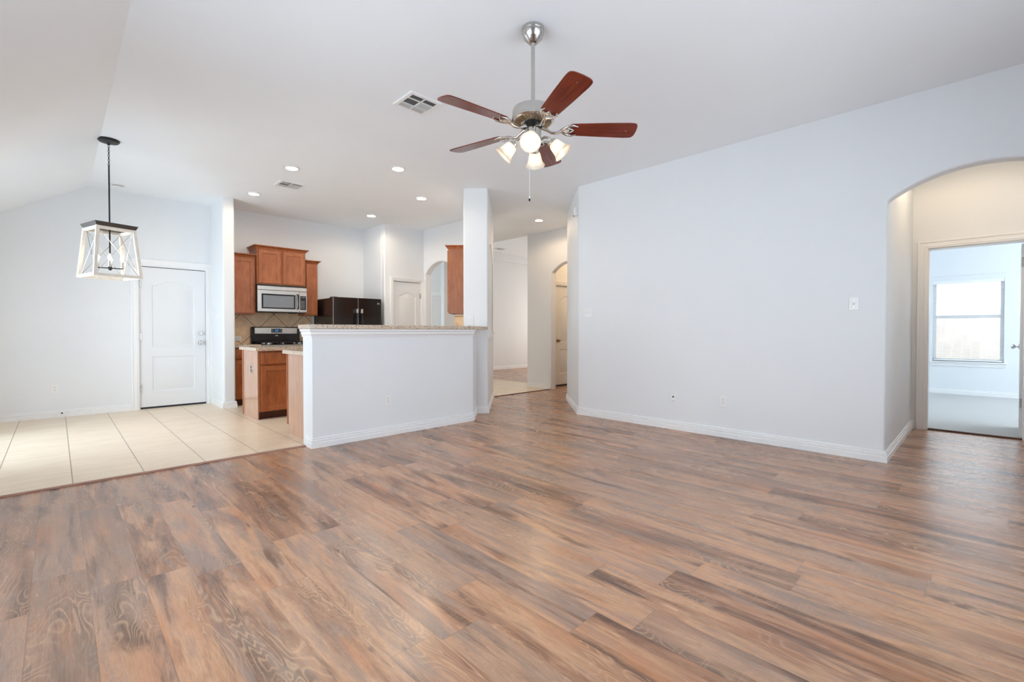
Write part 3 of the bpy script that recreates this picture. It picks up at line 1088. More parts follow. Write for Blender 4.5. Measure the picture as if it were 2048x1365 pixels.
# local x: along (1,-1) towards the wall; local y: away from the camera along (1,1)
obj('body', B(-0.292, -0.004, 0.0, 0.60, 0.0, 0.96), M['cab_red'], hg, bevel=0.002)
bm = cab_door_bm(0.56, 0.925)
obj('door', bm, M['cab'], hg, loc=(-0.312, 0.58, 0.018), rz=R(-90))
obj('face_frame', B(-0.293, -0.276, -0.002, 0.598, 0.0, 0.96), M['cab'], hg)
prof = [(0.0, 0.955), (0.006, 0.955), (0.010, 0.970), (0.034, 0.995), (0.046, 1.000), (0.046, 1.012), (0.0, 1.012)]
bm = sweep(bmesh.new(), [(-0.292, 0.60), (-0.292, 0.0), (-0.004, 0.0)], prof)
obj('crown', bm, M['cab'], hg)


def base_cabinet(name, org, rz, w, d, bays, label, ends=(), h=0.875, toe=0.10, toe_in=0.065, end_mat='cab_end_glare'):
    c = thing(name, label, 'cabinet', org, rz, 'kitchen base cabinets')
    obj('body', B(0.0, w, 0.0, d, toe, h), M['cab'], c, bevel=0.002)
    obj('toe_kick', B(0.0, w, toe_in, d, 0.004, toe), M['toe'], c)
    for x0, x1 in bays:
        obj('drawer', drawer_bm(x1 - x0, 0.145), M['cab'], c, loc=(x0, -0.020, h - 0.165), bevel=0.002)
        obj('door', cab_door_bm(x1 - x0, h - 0.205 - toe), M['cab'], c, loc=(x0, -0.020, toe + 0.012), bevel=0.002)
    return c


base_cabinet('base_cabinet', (1.872, 7.765, 0), 0, 0.365, YK - 7.765, [(0.012, 0.345)], 'base cabinet with drawer between partition and stove')
base_cabinet('base_cabinet', (3.006, 7.765, 0), 0, 0.215, YK - 7.765, [(0.012, 0.203)], 'narrow base cabinet hidden between the stove and the fridge')
# island: end panel towards the dining nook, drawers and doors towards the bar
isl = base_cabinet('kitchen_island', (1.800, 6.345, 0), 0, 1.45, 0.635, [(0.030, 0.485), (0.500, 0.955), (0.970, 1.425)], 'wooden kitchen island with granite top behind the bar', h=0.868)
isl['category'] = 'kitchen island'
del isl['group']
obj('end_panel', prism(bmesh.new(), [(-0.012, 0.0), (0.0, 0.0), (0.0, 0.640), (-0.012, 0.640)], 0.004, 0.868), M['cab_end_glare'], isl, label='wood end panel with glare in its colour')
obj('end_stile', B(-0.018, -0.012, 0.600, 0.640, 0.004, 0.868), M['cab'], isl)
tag(obj('island_countertop', B(1.755, 3.29, 6.295, 7.020, 0.870, 0.912), M['granite'], bevel=0.004), 'granite countertop lying on the kitchen island', 'countertop')
# peninsula cabinets behind the half wall; they open towards the kitchen
pen = thing('base_cabinet', 'base cabinet run behind the bar half wall, its end panel toned pale for glare', 'cabinet', (3.70, 5.345, 0), PI, 'kitchen base cabinets')
obj('body', B(0.0, 1.885, 0.0, 0.650, 0.10, 0.868), M['cab'], pen)
obj('toe_kick', B(0.0, 1.885, 0.075, 0.650, 0.004, 0.10), M['toe'], pen)
for k in range(4):
    obj('drawer', drawer_bm(0.44, 0.145), M['cab'], pen, loc=(0.02 + k * 0.465, -0.02, 0.703))
    obj('door', cab_door_bm(0.44, 0.56), M['cab'], pen, loc=(0.02 + k * 0.465, -0.02, 0.112))
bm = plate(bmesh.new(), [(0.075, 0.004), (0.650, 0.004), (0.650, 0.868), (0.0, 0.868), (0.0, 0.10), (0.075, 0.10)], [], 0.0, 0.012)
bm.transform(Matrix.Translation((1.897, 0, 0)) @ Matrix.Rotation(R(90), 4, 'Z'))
obj('end_panel', bm, M['cab_end_glare'], pen, label='wood end panel with toe notch, glare in its colour')
obj('end_stile', B(1.897, 1.903, 0.0, 0.022, 0.10, 0.868), M['cab'], pen)
tag(obj('sink_countertop', B(1.765, 3.66, 4.695, 5.385, 0.870, 0.912), M['granite'], bevel=0.004), 'lower granite countertop on the kitchen side of the bar', 'countertop')
bm = prism(bmesh.new(), [(1.70, 4.425), (3.815, 4.425), (4.075, 4.685), (4.165, 4.70), (3.945, 4.935), (3.70, 4.74), (1.70, 4.74)], 1.138, 1.180)
tag(obj('bar_countertop', bm, M['granite'], bevel=0.005), 'speckled granite bar counter on top of the half wall', 'countertop')
tag(obj('wall_countertop', B(1.872, 2.236, 7.725, 8.343, 0.876, 0.914), M['granite'], bevel=0.004), 'granite countertop between partition wall and stove', 'countertop')
tag(obj('wall_countertop', B(3.006, 3.225, 7.725, 8.343, 0.876, 0.914), M['granite'], bevel=0.004), 'short granite countertop right of the stove', 'countertop')
struct('wall_backsplash', B(1.872, 3.232, 8.335, 8.347, 0.914, 1.430), M['splash'], 'tan diagonal tile backsplash behind the stove', 'backsplash')
struct('wall_backsplash_side', B(5.036, 5.052, 6.02, 6.575, 0.914, 1.400), M['splash'], 'tan tile strip under the hung cabinet beside the column', 'backsplash')

# ------------------------------------------------------------------ appliances
mw_ = thing('microwave', 'stainless over-range microwave under the raised cabinet', 'microwave', (2.243, 7.935, 1.422), 0)
obj('body', B(0.0, 0.752, 0.0095, 0.405, 0.002, 0.432), M['black_matte'], mw_)
obj('vent_panel', B(0.0, 0.752, 0.0, 0.010, 0.352, 0.412), M['steel'], mw_, bevel=0.003)
obj('door', plate(bmesh.new(), rect(0.0, 0.628, 0.010, 0.347), [rect(0.060, 0.570, 0.055, 0.290)], 0.0, 0.010), M['steel'], mw_, bevel=0.002)
obj('window_bezel', plate(bmesh.new(), rect(0.060, 0.570, 0.055, 0.290), [rect(0.082, 0.548, 0.076, 0.268)], 0.001, 0.010), M['black_gloss'], mw_)
obj('window_pane', B(0.082, 0.548, 0.006, 0.012, 0.076, 0.268), M['micro_window'], mw_)
obj('control_panel', B(0.632, 0.752, 0.0, 0.010, 0.010, 0.347), M['steel'], mw_, bevel=0.002)
cp = obj('keypad', B(0.645, 0.738, -0.003, 0.004, 0.050, 0.278), M['black_gloss'], mw_)
obj('display', B(0.660, 0.722, -0.005, -0.002, 0.244, 0.264), M['slot'], cp)
bm = bmesh.new()
for r_ in range(6):
    for c_ in range(3):
        box(bm, 0.656 + c_ * 0.022, 0.670 + c_ * 0.022, -0.0045, -0.003, 0.075 + r_ * 0.023, 0.084 + r_ * 0.023)
obj('button_pad', bm, M['nickel'], cp)
hp = [(0.602, -0.004, 0.300), (0.602, -0.040, 0.285), (0.602, -0.050, 0.180), (0.602, -0.040, 0.075), (0.602, -0.004, 0.060)]
obj('handle', tube(bmesh.new(), hp, 0.011, 10), M['black_gloss'], mw_)
obj('underside_light', B(0.52, 0.62, 0.08, 0.20, -0.010, 0.002), M['black_matte'], mw_)

st = thing('gas_range', 'stainless and black gas range under the microwave', 'stove', (2.243, 7.690, 0), 0)
obj('body', B(0.0, 0.755, 0.030, 0.640, 0.02, 0.905), M['black_matte'], st)
obj('oven_door', B(0.010, 0.745, 0.0, 0.030, 0.22, 0.76), M['steel'], st, bevel=0.004)
obj('oven_window', B(0.14, 0.615, -0.004, 0.004, 0.34, 0.64), M['dark_glass'], st)
obj('drawer', B(0.010, 0.745, 0.0, 0.030, 0.04, 0.21), M['steel'], st, bevel=0.004)
obj('oven_handle', tube(bmesh.new(), [(0.06, 0.0, 0.715), (0.06, -0.045, 0.715), (0.695, -0.045, 0.715), (0.695, 0.0, 0.715)], 0.011, 10), M['steel'], st)
obj('knob_panel', B(0.0, 0.755, 0.0, 0.030, 0.77, 0.905), M['steel'], st, bevel=0.004)
for k in range(5):
    rot = Matrix.Rotation(R(90), 4, 'X')
    obj('knob', lathe(bmesh.new(), [(0.022, 0.0), (0.020, 0.022), (0.012, 0.026), (0.0, 0.026)], 16, mat=rot), M['black_gloss'], st, loc=(0.10 + k * 0.139, 0.0, 0.838))
obj('cooktop', B(0.0, 0.755, 0.0, 0.575, 0.905, 0.918), M['black_gloss'], st, bevel=0.003)
for k, x in enumerate((0.06, 0.29, 0.52)):
    bm = bmesh.new()
    for q in range(4):
        bar(bm, (x + q * 0.058, 0.06, 0.945), (x + q * 0.058, 0.52, 0.945), 0.012)
    for y in (0.06, 0.29, 0.52):
        bar(bm, (x, y, 0.945), (x + 0.174, y, 0.945), 0.012)
    for y in (0.06, 0.52):
        for xx in (x, x + 0.174):
            box(bm, xx - 0.006, xx + 0.006, y - 0.006, y + 0.006, 0.917, 0.945)
    obj('grate', bm, M['black_matte'], st)
for x, y in ((0.145, 0.16), (0.145, 0.42), (0.377, 0.29), (0.605, 0.16), (0.605, 0.42)):
    obj('burner', lathe(bmesh.new(), [(0.045, 0.917), (0.045, 0.926), (0.030, 0.930), (0.030, 0.936), (0.0, 0.937)], 18), M['nickel'], st, loc=(x, y, 0))
# backguard: a black rounded housing with a sloping steel panel
bg = obj('backguard', B(0.0, 0.755, 0.575, 0.642, 0.905, 1.190), M['black_gloss'], st, bevel=0.012, seg=3)
obj('control_panel', B(0.045, 0.710, 0.566, 0.580, 1.075, 1.178), M['steel'], st, bevel=0.006)
dsp = obj('clock_display', B(0.295, 0.465, 0.561, 0.568, 1.096, 1.162), M['black_gloss'], st)
obj('digits', B(0.345, 0.412, 0.559, 0.562, 1.108, 1.152), M['display'], dsp)
bm = bmesh.new()
for x in (0.303, 0.318, 0.425, 0.440, 0.452):
    box(bm, 0.300, 0.463, 0.5605, 0.5635, 1.101, 1.104)
    box(bm, 0.302 if x < 0.4 else 0.424, 0.328 if x < 0.4 else 0.462, 0.5605, 0.562, 1.1035, 1.156)
    for z in (1.106, 1.126, 1.146):
        box(bm, x, x + 0.009, 0.559, 0.562, z, z + 0.008)
obj('button_pad', bm, M['nickel'], dsp)
obj('maker_plate', B(0.358, 0.402, 0.570, 0.577, 1.040, 1.052), M['plate'], st)

fr = thing('refrigerator', 'tall black french-door refrigerator beside the pantry', 'refrigerator', (3.262, 7.520, 0), 0)
obj('body', B(0.0, 0.872, 0.075, 0.80, 0.02, 1.675), M['fridge'], fr, bevel=0.006)
obj('hinge_cover', B(0.01, 0.09, 0.03, 0.16, 1.675, 1.695), M['black_gloss'], fr, bevel=0.004)
for x0, x1 in ((0.0, 0.433), (0.439, 0.872)):
    dd = obj('door', B(x0, x1, 0.0, 0.068, 0.64, 1.690), M['fridge'], fr, bevel=0.008, seg=3)
obj('door_gasket', B(0.0, 0.010, 0.069, 0.074, 0.64, 1.685), M['steel'], fr)
obj('freezer_drawer', B(0.0, 0.872, 0.0, 0.068, 0.06, 0.630), M['fridge'], fr, bevel=0.008, seg=3)
obj('door_edge', B(-0.003, 0.004, -0.002, 0.012, 0.66, 1.68), M['steel'], fr, label='silver edge strip of the fridge door')
obj('centre_strip', B(0.433, 0.439, -0.002, 0.03, 0.66, 1.68), M['steel'], fr, label='silver strip between the fridge doors')
for x, s in ((0.395, -1), (0.477, 1)):
    h_ = obj('handle', tube(bmesh.new(), [(x, 0.0, 1.48), (x, -0.055, 1.455), (x + s * 0.020, -0.062, 1.10), (x, -0.055, 0.76), (x, 0.0, 0.74)], 0.013, 10), M['black_gloss'], fr)
    obj('end_cap', B(x - 0.016, x + 0.016, -0.072, -0.003, 1.425, 1.500), M['steel'], h_, bevel=0.005)
obj('freezer_handle', tube(bmesh.new(), [(0.10, 0.0, 0.57), (0.10, -0.055, 0.57), (0.772, -0.055, 0.57), (0.772, 0.0, 0.57)], 0.013, 10), M['black_gloss'], fr)
bm = bmesh.new()
for (x0, x1, z0, z1) in ((0.795, 0.803, 1.585, 1.622), (0.803, 0.822, 1.614, 1.622), (0.803, 0.815, 1.600, 1.607), (0.828, 0.836, 1.585, 1.615), (0.820, 0.828, 1.607, 1.615)):
    box(bm, x0, x1, -0.003, 0.001, z0, z1)
obj('badge', bm, M['steel'], fr)


# ------------------------------------------------------------------ plates, vents, sensors
def outlet(name, org, rz, label, group='outlet plates', w=0.072, h=0.116, horizontal=False, kind='duplex', pm='plate', rm='plate'):
    o = thing(name, label, 'outlet' if kind != 'switch' else 'light switch', org, rz, group)
    if horizontal:
        w, h = h, w
    obj('cover_plate', B(-w / 2, w / 2, -0.006, 0.0, -h / 2, h / 2), M[pm], o, bevel=0.003)
    if kind == 'duplex':
        for s in (-1, 1):
            c = (s * 0.020, 0) if horizontal else (0, s * 0.020)
            r = obj('receptacle', B(c[0] - 0.014, c[0] + 0.014, -0.0085, -0.005, c[1] - 0.014, c[1] + 0.014), M[rm], o, bevel=0.003)
            bm = bmesh.new()
            for q in (-0.006, 0.006):
                if horizontal:
                    box(bm, c[0] - 0.005, c[0] + 0.005, -0.0092, -0.0084, c[1] + q - 0.0015, c[1] + q + 0.0015)
                else:
                    box(bm, c[0] + q - 0.0015, c[0] + q + 0.0015, -0.0092, -0.0084, c[1] - 0.003, c[1] + 0.007)
            obj('slot', bm, M['slot'], r)
        obj('screw', lathe(bmesh.new(), [(0.0035, 0.0), (0.003, 0.0015), (0.0, 0.0015)], 10, mat=Matrix.Rotation(R(90), 4, 'X')), M['nickel'], o, loc=(0, -0.006, 0))
    elif kind == 'cable':
        obj('cable_jack', lathe(bmesh.new(), [(0.009, 0.0), (0.009, 0.004), (0.005, 0.004), (0.005, 0.014), (0.0, 0.014)], 12, mat=Matrix.Rotation(R(90), 4, 'X')), M['black_matte'], o, loc=(0, -0.006, 0))
        for z in (-0.042, 0.042):
            obj('screw', lathe(bmesh.new(), [(0.0035, 0.0), (0.003, 0.0015), (0.0, 0.0015)], 10, mat=Matrix.Rotation(R(90), 4, 'X')), M['nickel'], o, loc=(0, -0.006, z))
    return o


def switch(name, org, rz, label, n=1):
    w = 0.072 + 0.046 * (n - 1)
    o = thing(name, label, 'light switch', org, rz, 'light switch plates')
    obj('cover_plate', B(-w / 2, w / 2, -0.006, 0.0, -0.058, 0.058), M['plate'], o, bevel=0.003)
    for k in range(n):
        x = (k - (n - 1) / 2) * 0.046
        bm = bmesh.new()
        bar(bm, (x, -0.005, -0.004), (x, -0.020, 0.008), 0.010, 0.012)
        obj('toggle', bm, M['plate'], o)
        for z in (-0.030, 0.030):
            obj('screw', lathe(bmesh.new(), [(0.0035, 0.0), (0.003, 0.0015), (0.0, 0.0015)], 10, mat=Matrix.Rotation(R(90), 4, 'X')), M['nickel'], o, loc=(x, -0.006, z))
    return o


outlet('outlet', (-0.018, 8.38, 0.372), 0, 'white outlet low on the wall left of the back door')
outlet('outlet', (2.525, 4.46, 0.377), 0, 'white outlet on the front of the bar half wall')
cf = Vector((4.025, 4.885))
outlet('outlet', (4.020 + 0.0, 4.890 - 0.0, 1.266), FACE_D, 'white outlet on the tall column above the bar counter')
outlet('cable_plate', (5.0, 2.463, 0.371), FACE_X, 'smaller white cable jack plate low on the long wall', 'outlet plates', 0.062, 0.104, kind='cable')
outlet('outlet', (5.0, 1.912, 0.376), FACE_X, 'white outlet low on the long wall, beside the cable plate')
outlet('outlet', (2.060, 8.335, 1.004), 0, 'white horizontal outlet on the tile backsplash left of the stove', horizontal=True)
outlet('outlet', (1.788, 6.585, 0.637), FACE_X, 'grey metal outlet with dark sockets on the island end panel', pm='nickel', rm='black_matte')
switch('light_switch', (5.0, 3.643, 1.357), FACE_X, 'white double switch plate on the long wall near the hallway corner', 2)
switch('light_switch', (5.0, 0.799, 1.357), FACE_X, 'white single switch plate on the long wall near the arched opening', 1)
switch('light_switch', (1.715, 7.99, 1.37), FACE_X, 'faint white switch plate on the partition wall beside the back door', 1)
# motion sensor high on the angled hallway corner: face looks towards -x +y
sn = thing('motion_sensor', 'small white motion sensor high on the hallway corner wall', 'motion sensor', (5.0 + 0.115, 3.815 + 0.115, 2.755), R(-135))
bm = prism(bmesh.new(), [(-0.030, 0.0), (0.030, 0.0), (0.022, -0.045), (-0.022, -0.045)], -0.055, 0.055)
obj('housing', bm, M['plate'], sn, bevel=0.006)
obj('lens', B(-0.020, 0.020, -0.047, -0.035, -0.064, -0.030), M['slot'], sn, bevel=0.004)
ds = thing('door_stop', 'dark tipped door stop on the baseboard left of the back door', 'door stop', (0.045, 8.372, 0.060), 0)
obj('spring', tube(bmesh.new(), [(0, 0.002, 0), (0, -0.055, 0)], 0.005, 8), M['nickel'], ds)
obj('tip', tube(bmesh.new(), [(0, -0.055, 0), (0, -0.070, 0)], 0.009, 10), M['rubber'], ds)
sd = thing('smoke_detector', 'round white smoke detector on the ceiling behind the pendant lantern', 'smoke detector', (0.60, 8.03, CEIL))
obj('base', lathe(bmesh.new(), [(0.072, 0.0), (0.072, -0.014), (0.064, -0.016), (0.0, -0.016)], 28), M['plate'], sd)
obj('shadow_ring', lathe(bmesh.new(), [(0.058, -0.014), (0.058, -0.026)], 28, caps=False), M['slot'], sd)  # dark ring colours in the shadow line under the rim
obj('cover', lathe(bmesh.new(), [(0.064, -0.024), (0.062, -0.030), (0.034, -0.040), (0.0, -0.041)], 28), M['plate'], sd)


def vent(loc, w, l, label, rz=0.0):
    """ceiling register, three by two louvre banks; local z down from the ceiling"""
    v = thing('ceiling_vent', label, 'ceiling vent', loc, rz, 'ceiling air vents')
    obj('duct', B(-w / 2 + 0.03, w / 2 - 0.03, -l / 2 + 0.03, l / 2 - 0.03, -0.004, -0.001), M['slot'], v)
    bm = bmesh.new()
    fr_ = 0.030
    z0, z1 = -0.012, 0.0
    box(bm, -w / 2, w / 2, -l / 2, -l / 2 + fr_, z0, z1)
    box(bm, -w / 2, w / 2, l / 2 - fr_, l / 2, z0, z1)
    box(bm, -w / 2, -w / 2 + fr_, -l / 2 + fr_, l / 2 - fr_, z0, z1)
    box(bm, w / 2 - fr_, w / 2, -l / 2 + fr_, l / 2 - fr_, z0, z1)
    iw, il = w - 2 * fr_, l - 2 * fr_
    box(bm, -0.005, 0.005, -il / 2, il / 2, z0, z1)
    b1, b2 = -il / 2 + il * 0.30, -il / 2 + il * 0.72
    for y in (b1, b2):
        box(bm, -iw / 2, iw / 2, y - 0.004, y + 0.004, z0, z1)
    obj('frame', bm, M['plate'], v)
    for bank, (y0, y1) in enumerate(((-il / 2, b1 - 0.004), (b1 + 0.004, b2 - 0.004), (b2 + 0.004, il / 2))):
        for s in (-1, 1):
            x0, x1 = (-iw / 2, -0.005) if s < 0 else (0.005, iw / 2)
            bm = bmesh.new()
            if bank == 1:
                n = 8
                for k in range(n):
                    x = x0 + (x1 - x0) * (k + 0.5) / n
                    dx = -0.0055 * s
                    q = [bm.verts.new(c) for c in ((x - dx, y0, -0.012), (x - dx, y1, -0.012), (x + dx, y1, -0.003), (x + dx, y0, -0.003))]
                    bm.faces.new(q)
            else:
                n = 4
                e = 1 if bank == 0 else -1
                for k in range(n):
                    y = y0 + (y1 - y0) * (k + 0.5) / n
                    dy = 0.0085 * e
                    q = [bm.verts.new(c) for c in ((x0, y - dy, -0.012), (x1, y - dy, -0.012), (x1, y + dy, -0.003), (x0, y + dy, -0.003))]
                    bm.faces.new(q)
            bmesh.ops.solidify(bm, geom=bm.faces[:], thickness=0.001)
            obj('louvre_bank', bm, M['plate'], v)
    return v


vent((2.206, 3.385, CEIL), 0.30, 0.29, 'large white ceiling vent beside the ceiling fan blade')
vent((2.217, 6.43, CEIL), 0.31, 0.27, 'white ceiling vent over the kitchen, between two lit recessed lights')
vent((8.75, 9.36, 3.40), 0.30, 0.25, 'small vent on the raised ceiling beyond the hallway')


# ------------------------------------------------------------------ lamps
def recessed(loc, label, watts, col=(1.0, 0.89, 0.74)):
    r = thing('recessed_light', label, 'recessed light', loc, 0, 'recessed ceiling lights')
    obj('trim_ring', lathe(bmesh.new(), [(0.092, 0.0), (0.092, -0.004), (0.066, -0.008), (0.064, -0.002), (0.064, 0.0)], 32, caps=False), M['plate'], r)
    obj('lens', lathe(bmesh.new(), [(0.064, -0.0035), (0.0, -0.0035)], 32), M['can_lens'], r)
    l = bpy.data.lights.new('recessed_lamp', 'SPOT')
    l.energy = watts
    l.color = col
    l.spot_size = R(172)
    l.spot_blend = 0.35
    l.shadow_soft_size = 0.06
    lo = bpy.data.objects.new('recessed_lamp', l)
    COL.objects.link(lo)
    lo.parent = r
    lo.location = (0, 0, -0.03)
    return r


recessed((2.01, 5.76, CEIL), 'lit recessed light on the living room side of the kitchen vent', 18)
recessed((2.92, 4.90, CEIL), 'lit recessed light over the bar counter, closest to the ceiling fan', 18)
recessed((2.00, 7.20, CEIL), 'lit recessed light by the partition wall end', 7)
recessed((3.80, 5.74, CEIL), 'lit recessed light beside the top of the tall column', 18)
recessed((3.775, 7.19, CEIL), 'lit recessed light on the ceiling above the black refrigerator', 18)
recessed((6.01, 5.44, CEIL), 'lit recessed light over the hallway behind the column', 23, (1.0, 0.72, 0.46))
recessed((5.95, 0.20, CEIL), 'unseen recessed light in the vestibule behind the right arch', 24, (1.0, 0.80, 0.58))  # unseen fixture put in for the vestibule's warm light
recessed((7.9, 5.4, CEIL), 'unseen recessed light in the corridor behind the small arch', 34, (1.0, 0.66, 0.36))  # unseen fixture, added to give the corridor its warm light

# ceiling fan
FX, FY = 2.193, 2.038
fan = thing('ceiling_fan', 'five-blade ceiling fan with four lit glass shades', 'ceiling fan', (FX, FY, CEIL), 0)
obj('canopy', lathe(bmesh.new(), [(0.070, 0.0), (0.070, -0.012), (0.066, -0.020), (0.070, -0.032), (0.060, -0.062), (0.052, -0.070), (0.048, -0.076), (0.030, -0.094), (0.014, -0.098)], 36), M['nickel'], fan, smooth=30)
obj('downrod', tube(bmesh.new(), [(0, 0, -0.09), (0, 0, -0.504)], 0.0125, 16), M['nickel'], fan)
obj('rod_collar', lathe(bmesh.new(), [(0.016, -0.480), (0.020, -0.490), (0.020, -0.506)], 20), M['black_metal'], fan)
mh = obj('motor_housing', lathe(bmesh.new(), [(0.020, -0.500), (0.100, -0.508), (0.126, -0.516), (0.132, -0.528), (0.132, -0.574), (0.137, -0.578), (0.137, -0.587), (0.128, -0.593), (0.120, -0.597), (0.076, -0.606), (0.062, -0.612), (0.050, -0.612)], 44), M['nickel'], fan, smooth=30)
bm = bmesh.new()
for k in range(40):
    a = 2 * PI * k / 40
    ca, sa = math.cos(a), math.sin(a)
    bar(bm, (0.119 * ca, 0.119 * sa, -0.598), (0.078 * ca, 0.078 * sa, -0.6065), 0.007, 0.007)
obj('rib_grille', bm, M['brass'], mh)
obj('flywheel', lathe(bmesh.new(), [(0.062, -0.610), (0.062, -0.634), (0.040, -0.646)], 28), M['black_metal'], fan)
obj('switch_housing', lathe(bmesh.new(), [(0.040, -0.632), (0.050, -0.640), (0.053, -0.650), (0.053, -0.727), (0.046, -0.738), (0.020, -0.744), (0.0, -0.744)], 32), M['nickel'], fan, smooth=30)
rng = random.Random(2)
blade_angles = [29.3 + 72 * k for k in range(5)]


def blade_bm():
    """blade along +x: root 0.215, tip 0.665, pitched about its own axis"""
    pts = []
    half = [(0.235, 0.048), (0.25, 0.056), (0.30, 0.060), (0.45, 0.068), (0.60, 0.074), (0.638, 0.072), (0.651, 0.067), (0.660, 0.056), (0.665, 0.040), (0.668, 0.0)]
    pts = [(x, -y) for x, y in half] + [(x, y) for x, y in half[::-1][1:]]
    bm = prism(bmesh.new(), pts, -0.003, 0.003)
    bm.transform(Matrix.Rotation(R(-12), 4, 'X'))
    return bm


def iron_bm():
    bm = bmesh.new()
    rot = Matrix.Rotation(R(-12), 4, 'X')
    tube(bm, [(0.055, 0, 0.010), (0.085, 0, -0.002), (0.120, 0, -0.022), (0.155, 0, -0.022), (0.190, 0, -0.008)], 0.010, 10, rs=[0.012, 0.010, 0.009, 0.010, 0.011])
    for s in (-1, 1):
        c = [(0.180, 0.0, -0.009), (0.196, 0.022 * s, -0.009), (0.220, 0.042 * s, -0.008), (0.255, 0.050 * s, -0.007), (0.285, 0.038 * s, -0.006)]
        tube(bm, [rot @ Vector(p) for p in c], 0.007, 8, rs=[0.009, 0.008, 0.008, 0.0075, 0.004])
        c = [(0.190, 0.0, -0.008), (0.212, 0.016 * s, -0.008), (0.240, 0.018 * s, -0.008), (0.262, 0.0, -0.006)]
        tube(bm, [rot @ Vector(p) for p in c], 0.006, 8)
    return bm


bd0 = None
for a in blade_angles:
    if bd0 is None:
        bd0 = obj('blade', blade_bm(), M['blade'], fan, loc=(0, 0, -0.640), rz=R(a), bevel=0.0012)
        ir = obj('blade_iron', iron_bm(), M['nickel'], bd0, smooth=50)
        scr = obj('blade_screw', lathe(bmesh.new(), [(0.005, -0.0055), (0.005, -0.003), (0.0, -0.003)], 8), M['brass'], bd0, loc=(0.60, 0.0, 0.0))
    else:
        c = bd0.copy()
        COL.objects.link(c)
        c.rotation_euler.z = R(a)
        for ch in bd0.children:
            q = ch.copy()
            COL.objects.link(q)
            q.parent = c


def shade_bm():
    """bell shade, neck at the origin, opening along -z"""
    prof = [(0.024, 0.004), (0.027, -0.006), (0.037, -0.024), (0.042, -0.048), (0.047, -0.072), (0.056, -0.092), (0.066, -0.104)]
    inner = [(r - 0.0025, z) for r, z in prof[::-1]]
    return lathe(bmesh.new(), prof + inner, 32, caps=False)


for k in range(4):
    a = R(38 + 90 * k)
    ca, sa = math.cos(a), math.sin(a)
    arm = obj('light_arm', tube(bmesh.new(), [(0.045 * ca, 0.045 * sa, -0.712), (0.075 * ca, 0.075 * sa, -0.696), (0.105 * ca, 0.105 * sa, -0.702), (0.122 * ca, 0.122 * sa, -0.728)], 0.008, 10), M['nickel'], fan)
    tilt = Matrix.Rotation(a, 4, 'Z') @ Matrix.Rotation(R(-44), 4, 'Y')
    base = Vector((0.122 * ca, 0.122 * sa, -0.728))
    bm = lathe(bmesh.new(), [(0.012, 0.012), (0.026, 0.006), (0.029, -0.002), (0.029, -0.014), (0.022, -0.018)], 20, mat=tilt)
    obj('fitter', bm, M['nickel'], fan, loc=base)
    bm = shade_bm()
    bm.transform(tilt)
    sh = obj('lamp_shade', bm, M['frosted'], fan, loc=base, label='lit frosted bell glass shade')
    bm = lathe(bmesh.new(), [(0.012, -0.016), (0.014, -0.032), (0.024, -0.048), (0.027, -0.062), (0.021, -0.078), (0.010, -0.086), (0.0, -0.088)], 18, mat=tilt)
    obj('bulb', bm, M['bulb'], sh)
# pull chains
ch = Vector((-0.042, -0.010))
pc = obj('pull_chain', tube(bmesh.new(), [(ch.x, ch.y, -0.705), (ch.x, ch.y, -1.095)], 0.0012, 6), M['plate'], fan)
obj('pull_knob', lathe(bmesh.new(), [(0.002, -1.092), (0.006, -1.098), (0.0055, -1.108), (0.002, -1.112), (0.0, -1.112)], 12), M['black_metal'], pc, loc=(ch.x, ch.y, 0))
obj('pull_cap', lathe(bmesh.new(), [(0.003, -1.080), (0.005, -1.088), (0.003, -1.094)], 12), M['plate'], pc, loc=(ch.x, ch.y, 0))
ch2 = Vector((-0.02, -0.045))
pc2 = obj('pull_chain', tube(bmesh.new(), [(ch2.x, ch2.y, -0.715), (ch2.x, ch2.y, -0.83)], 0.0012, 6), M['nickel'], fan)

# lantern pendant over the dining nook
PX, PY = 0.398, 6.218
pd = thing('pendant_lantern', 'open whitewashed lantern pendant with black rod and lit candle bulbs', 'pendant light', (PX, PY, CEIL), R(16.2))
obj('canopy', lathe(bmesh.new(), [(0.088, 0.0), (0.088, -0.012), (0.080, -0.016), (0.078, -0.024), (0.030, -0.032), (0.012, -0.034), (0.010, -0.052), (0.0, -0.053)], 36), M['black_metal'], pd)
bm = bmesh.new()
z = -0.055
for k in range(9):
    ring = []
    for q in range(13):
        t = 2 * PI * q / 12
        w, h = 0.0062 * math.cos(t), 0.0155 * math.sin(t)
        ring.append((w, 0, z - 0.013 + h) if k % 2 == 0 else (0, w, z - 0.013 + h))
    tube(bm, ring, 0.0024, 6)
    z -= 0.0225
obj('chain', bm, M['black_metal'], pd)
obj('rod', tube(bmesh.new(), [(0, 0, -0.252), (0, 0, -1.30)], 0.0068, 12), M['black_metal'], pd)
zt, zb = 2.187 - CEIL, 1.653 - CEIL
bm = bmesh.new()
c0_, c1_ = 0.160, 0.176
lo = [bm.verts.new((sx * c0_, sy * c0_, zt - 0.040)) for sx, sy in ((-1, -1), (1, -1), (1, 1), (-1, 1))]
hi = [bm.verts.new((sx * c1_, sy * c1_, zt)) for sx, sy in ((-1, -1), (1, -1), (1, 1), (-1, 1))]
for k in range(4):
    bm.faces.new((lo[k], lo[(k + 1) % 4], hi[(k + 1) % 4], hi[k]))
bm.faces.new(lo)
bm.faces.new(hi)
bmesh.ops.recalc_face_normals(bm, faces=bm.faces)
obj('cap', bm, M['bronze'], pd, bevel=0.002)
ht, hb = 0.148, 0.187
ztf = zt - 0.040
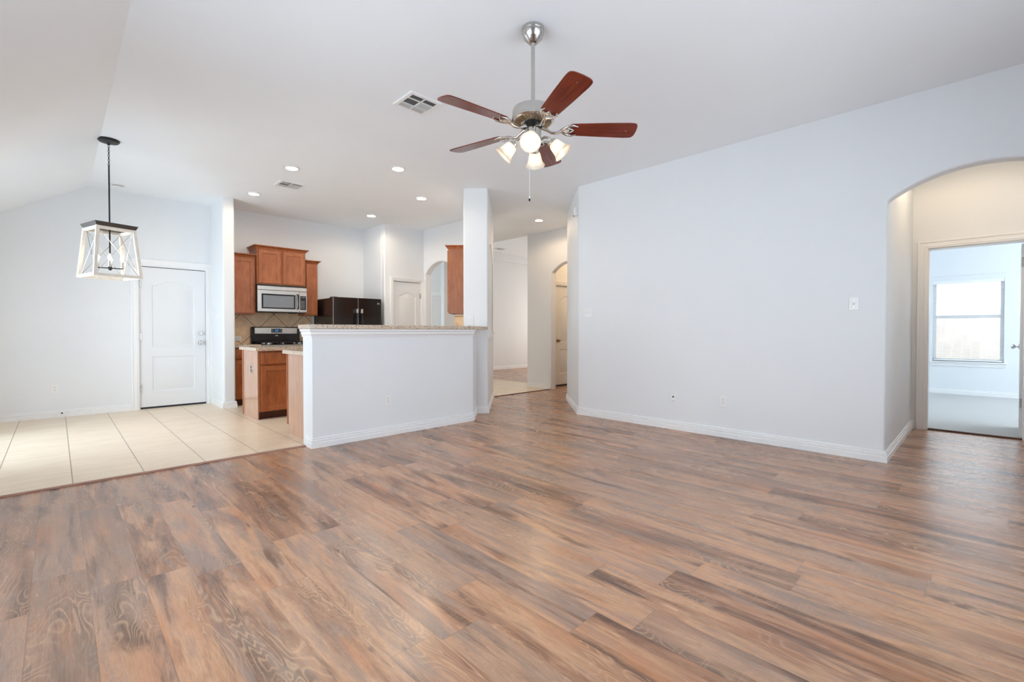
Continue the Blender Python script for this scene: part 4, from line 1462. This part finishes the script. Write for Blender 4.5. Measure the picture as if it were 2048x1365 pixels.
for sx, sy in ((-1, -1), (1, -1), (1, 1), (-1, 1)):
    obj('post', bar(bmesh.new(), (sx * ht, sy * ht, ztf), (sx * hb, sy * hb, zb), 0.027), M['whitewash'], pd)
for nm, hh, zz, th in (('top_rail', ht, ztf - 0.013, 0.026), ('bottom_rail', hb - 0.001, zb + 0.014, 0.028)):
    for sx, sy in ((0, -1), (1, 0), (0, 1), (-1, 0)):
        if sx == 0:
            bm = bar(bmesh.new(), (-hh, sy * hh, zz), (hh, sy * hh, zz), 0.024, th)
        else:
            bm = bar(bmesh.new(), (sx * hh, -hh, zz), (sx * hh, hh, zz), 0.024, th)
        obj(nm, bm, M['whitewash'], pd)
za, zc_ = ztf - 0.026, zb + 0.028
for sx, sy in ((0, -1), (1, 0), (0, 1), (-1, 0)):
    bm = bmesh.new()
    for s in (-1, 1):
        ta, tb = ht - 0.012, hb - 0.014
        if sx == 0:
            tube(bm, [(s * ta, sy * ta, za), (-s * tb, sy * tb, zc_)], 0.0022, 6)
        else:
            tube(bm, [(sx * ta, s * ta, za), (sx * tb, -s * tb, zc_)], 0.0022, 6)
    obj('cross_brace', bm, M['nickel'], pd)
zh = 1.755 - CEIL
obj('hub', lathe(bmesh.new(), [(0.006, zh + 0.03), (0.016, zh + 0.016), (0.018, zh), (0.014, zh - 0.014), (0.005, zh - 0.022), (0.0, zh - 0.024)], 18), M['black_metal'], pd)
for k in range(4):
    a = R(-6 - 16.2 + 90 * k)
    ca, sa = math.cos(a) * 0.094, math.sin(a) * 0.094
    obj('candle_arm', bar(bmesh.new(), (ca * 0.1, sa * 0.1, zh), (ca * 1.08, sa * 1.08, zh), 0.009), M['black_metal'], pd)
    cs = obj('candle_sleeve', lathe(bmesh.new(), [(0.016, zh + 0.004), (0.016, zh + 0.010), (0.011, zh + 0.012), (0.011, zh + 0.068), (0.0, zh + 0.068)], 16), M['nickel'], pd, loc=(ca, sa, 0))
    obj('bulb', lathe(bmesh.new(), [(0.006, zh + 0.068), (0.014, zh + 0.086), (0.0155, zh + 0.098), (0.010, zh + 0.118), (0.004, zh + 0.134), (0.0, zh + 0.138)], 16), M['candle_bulb'], cs)
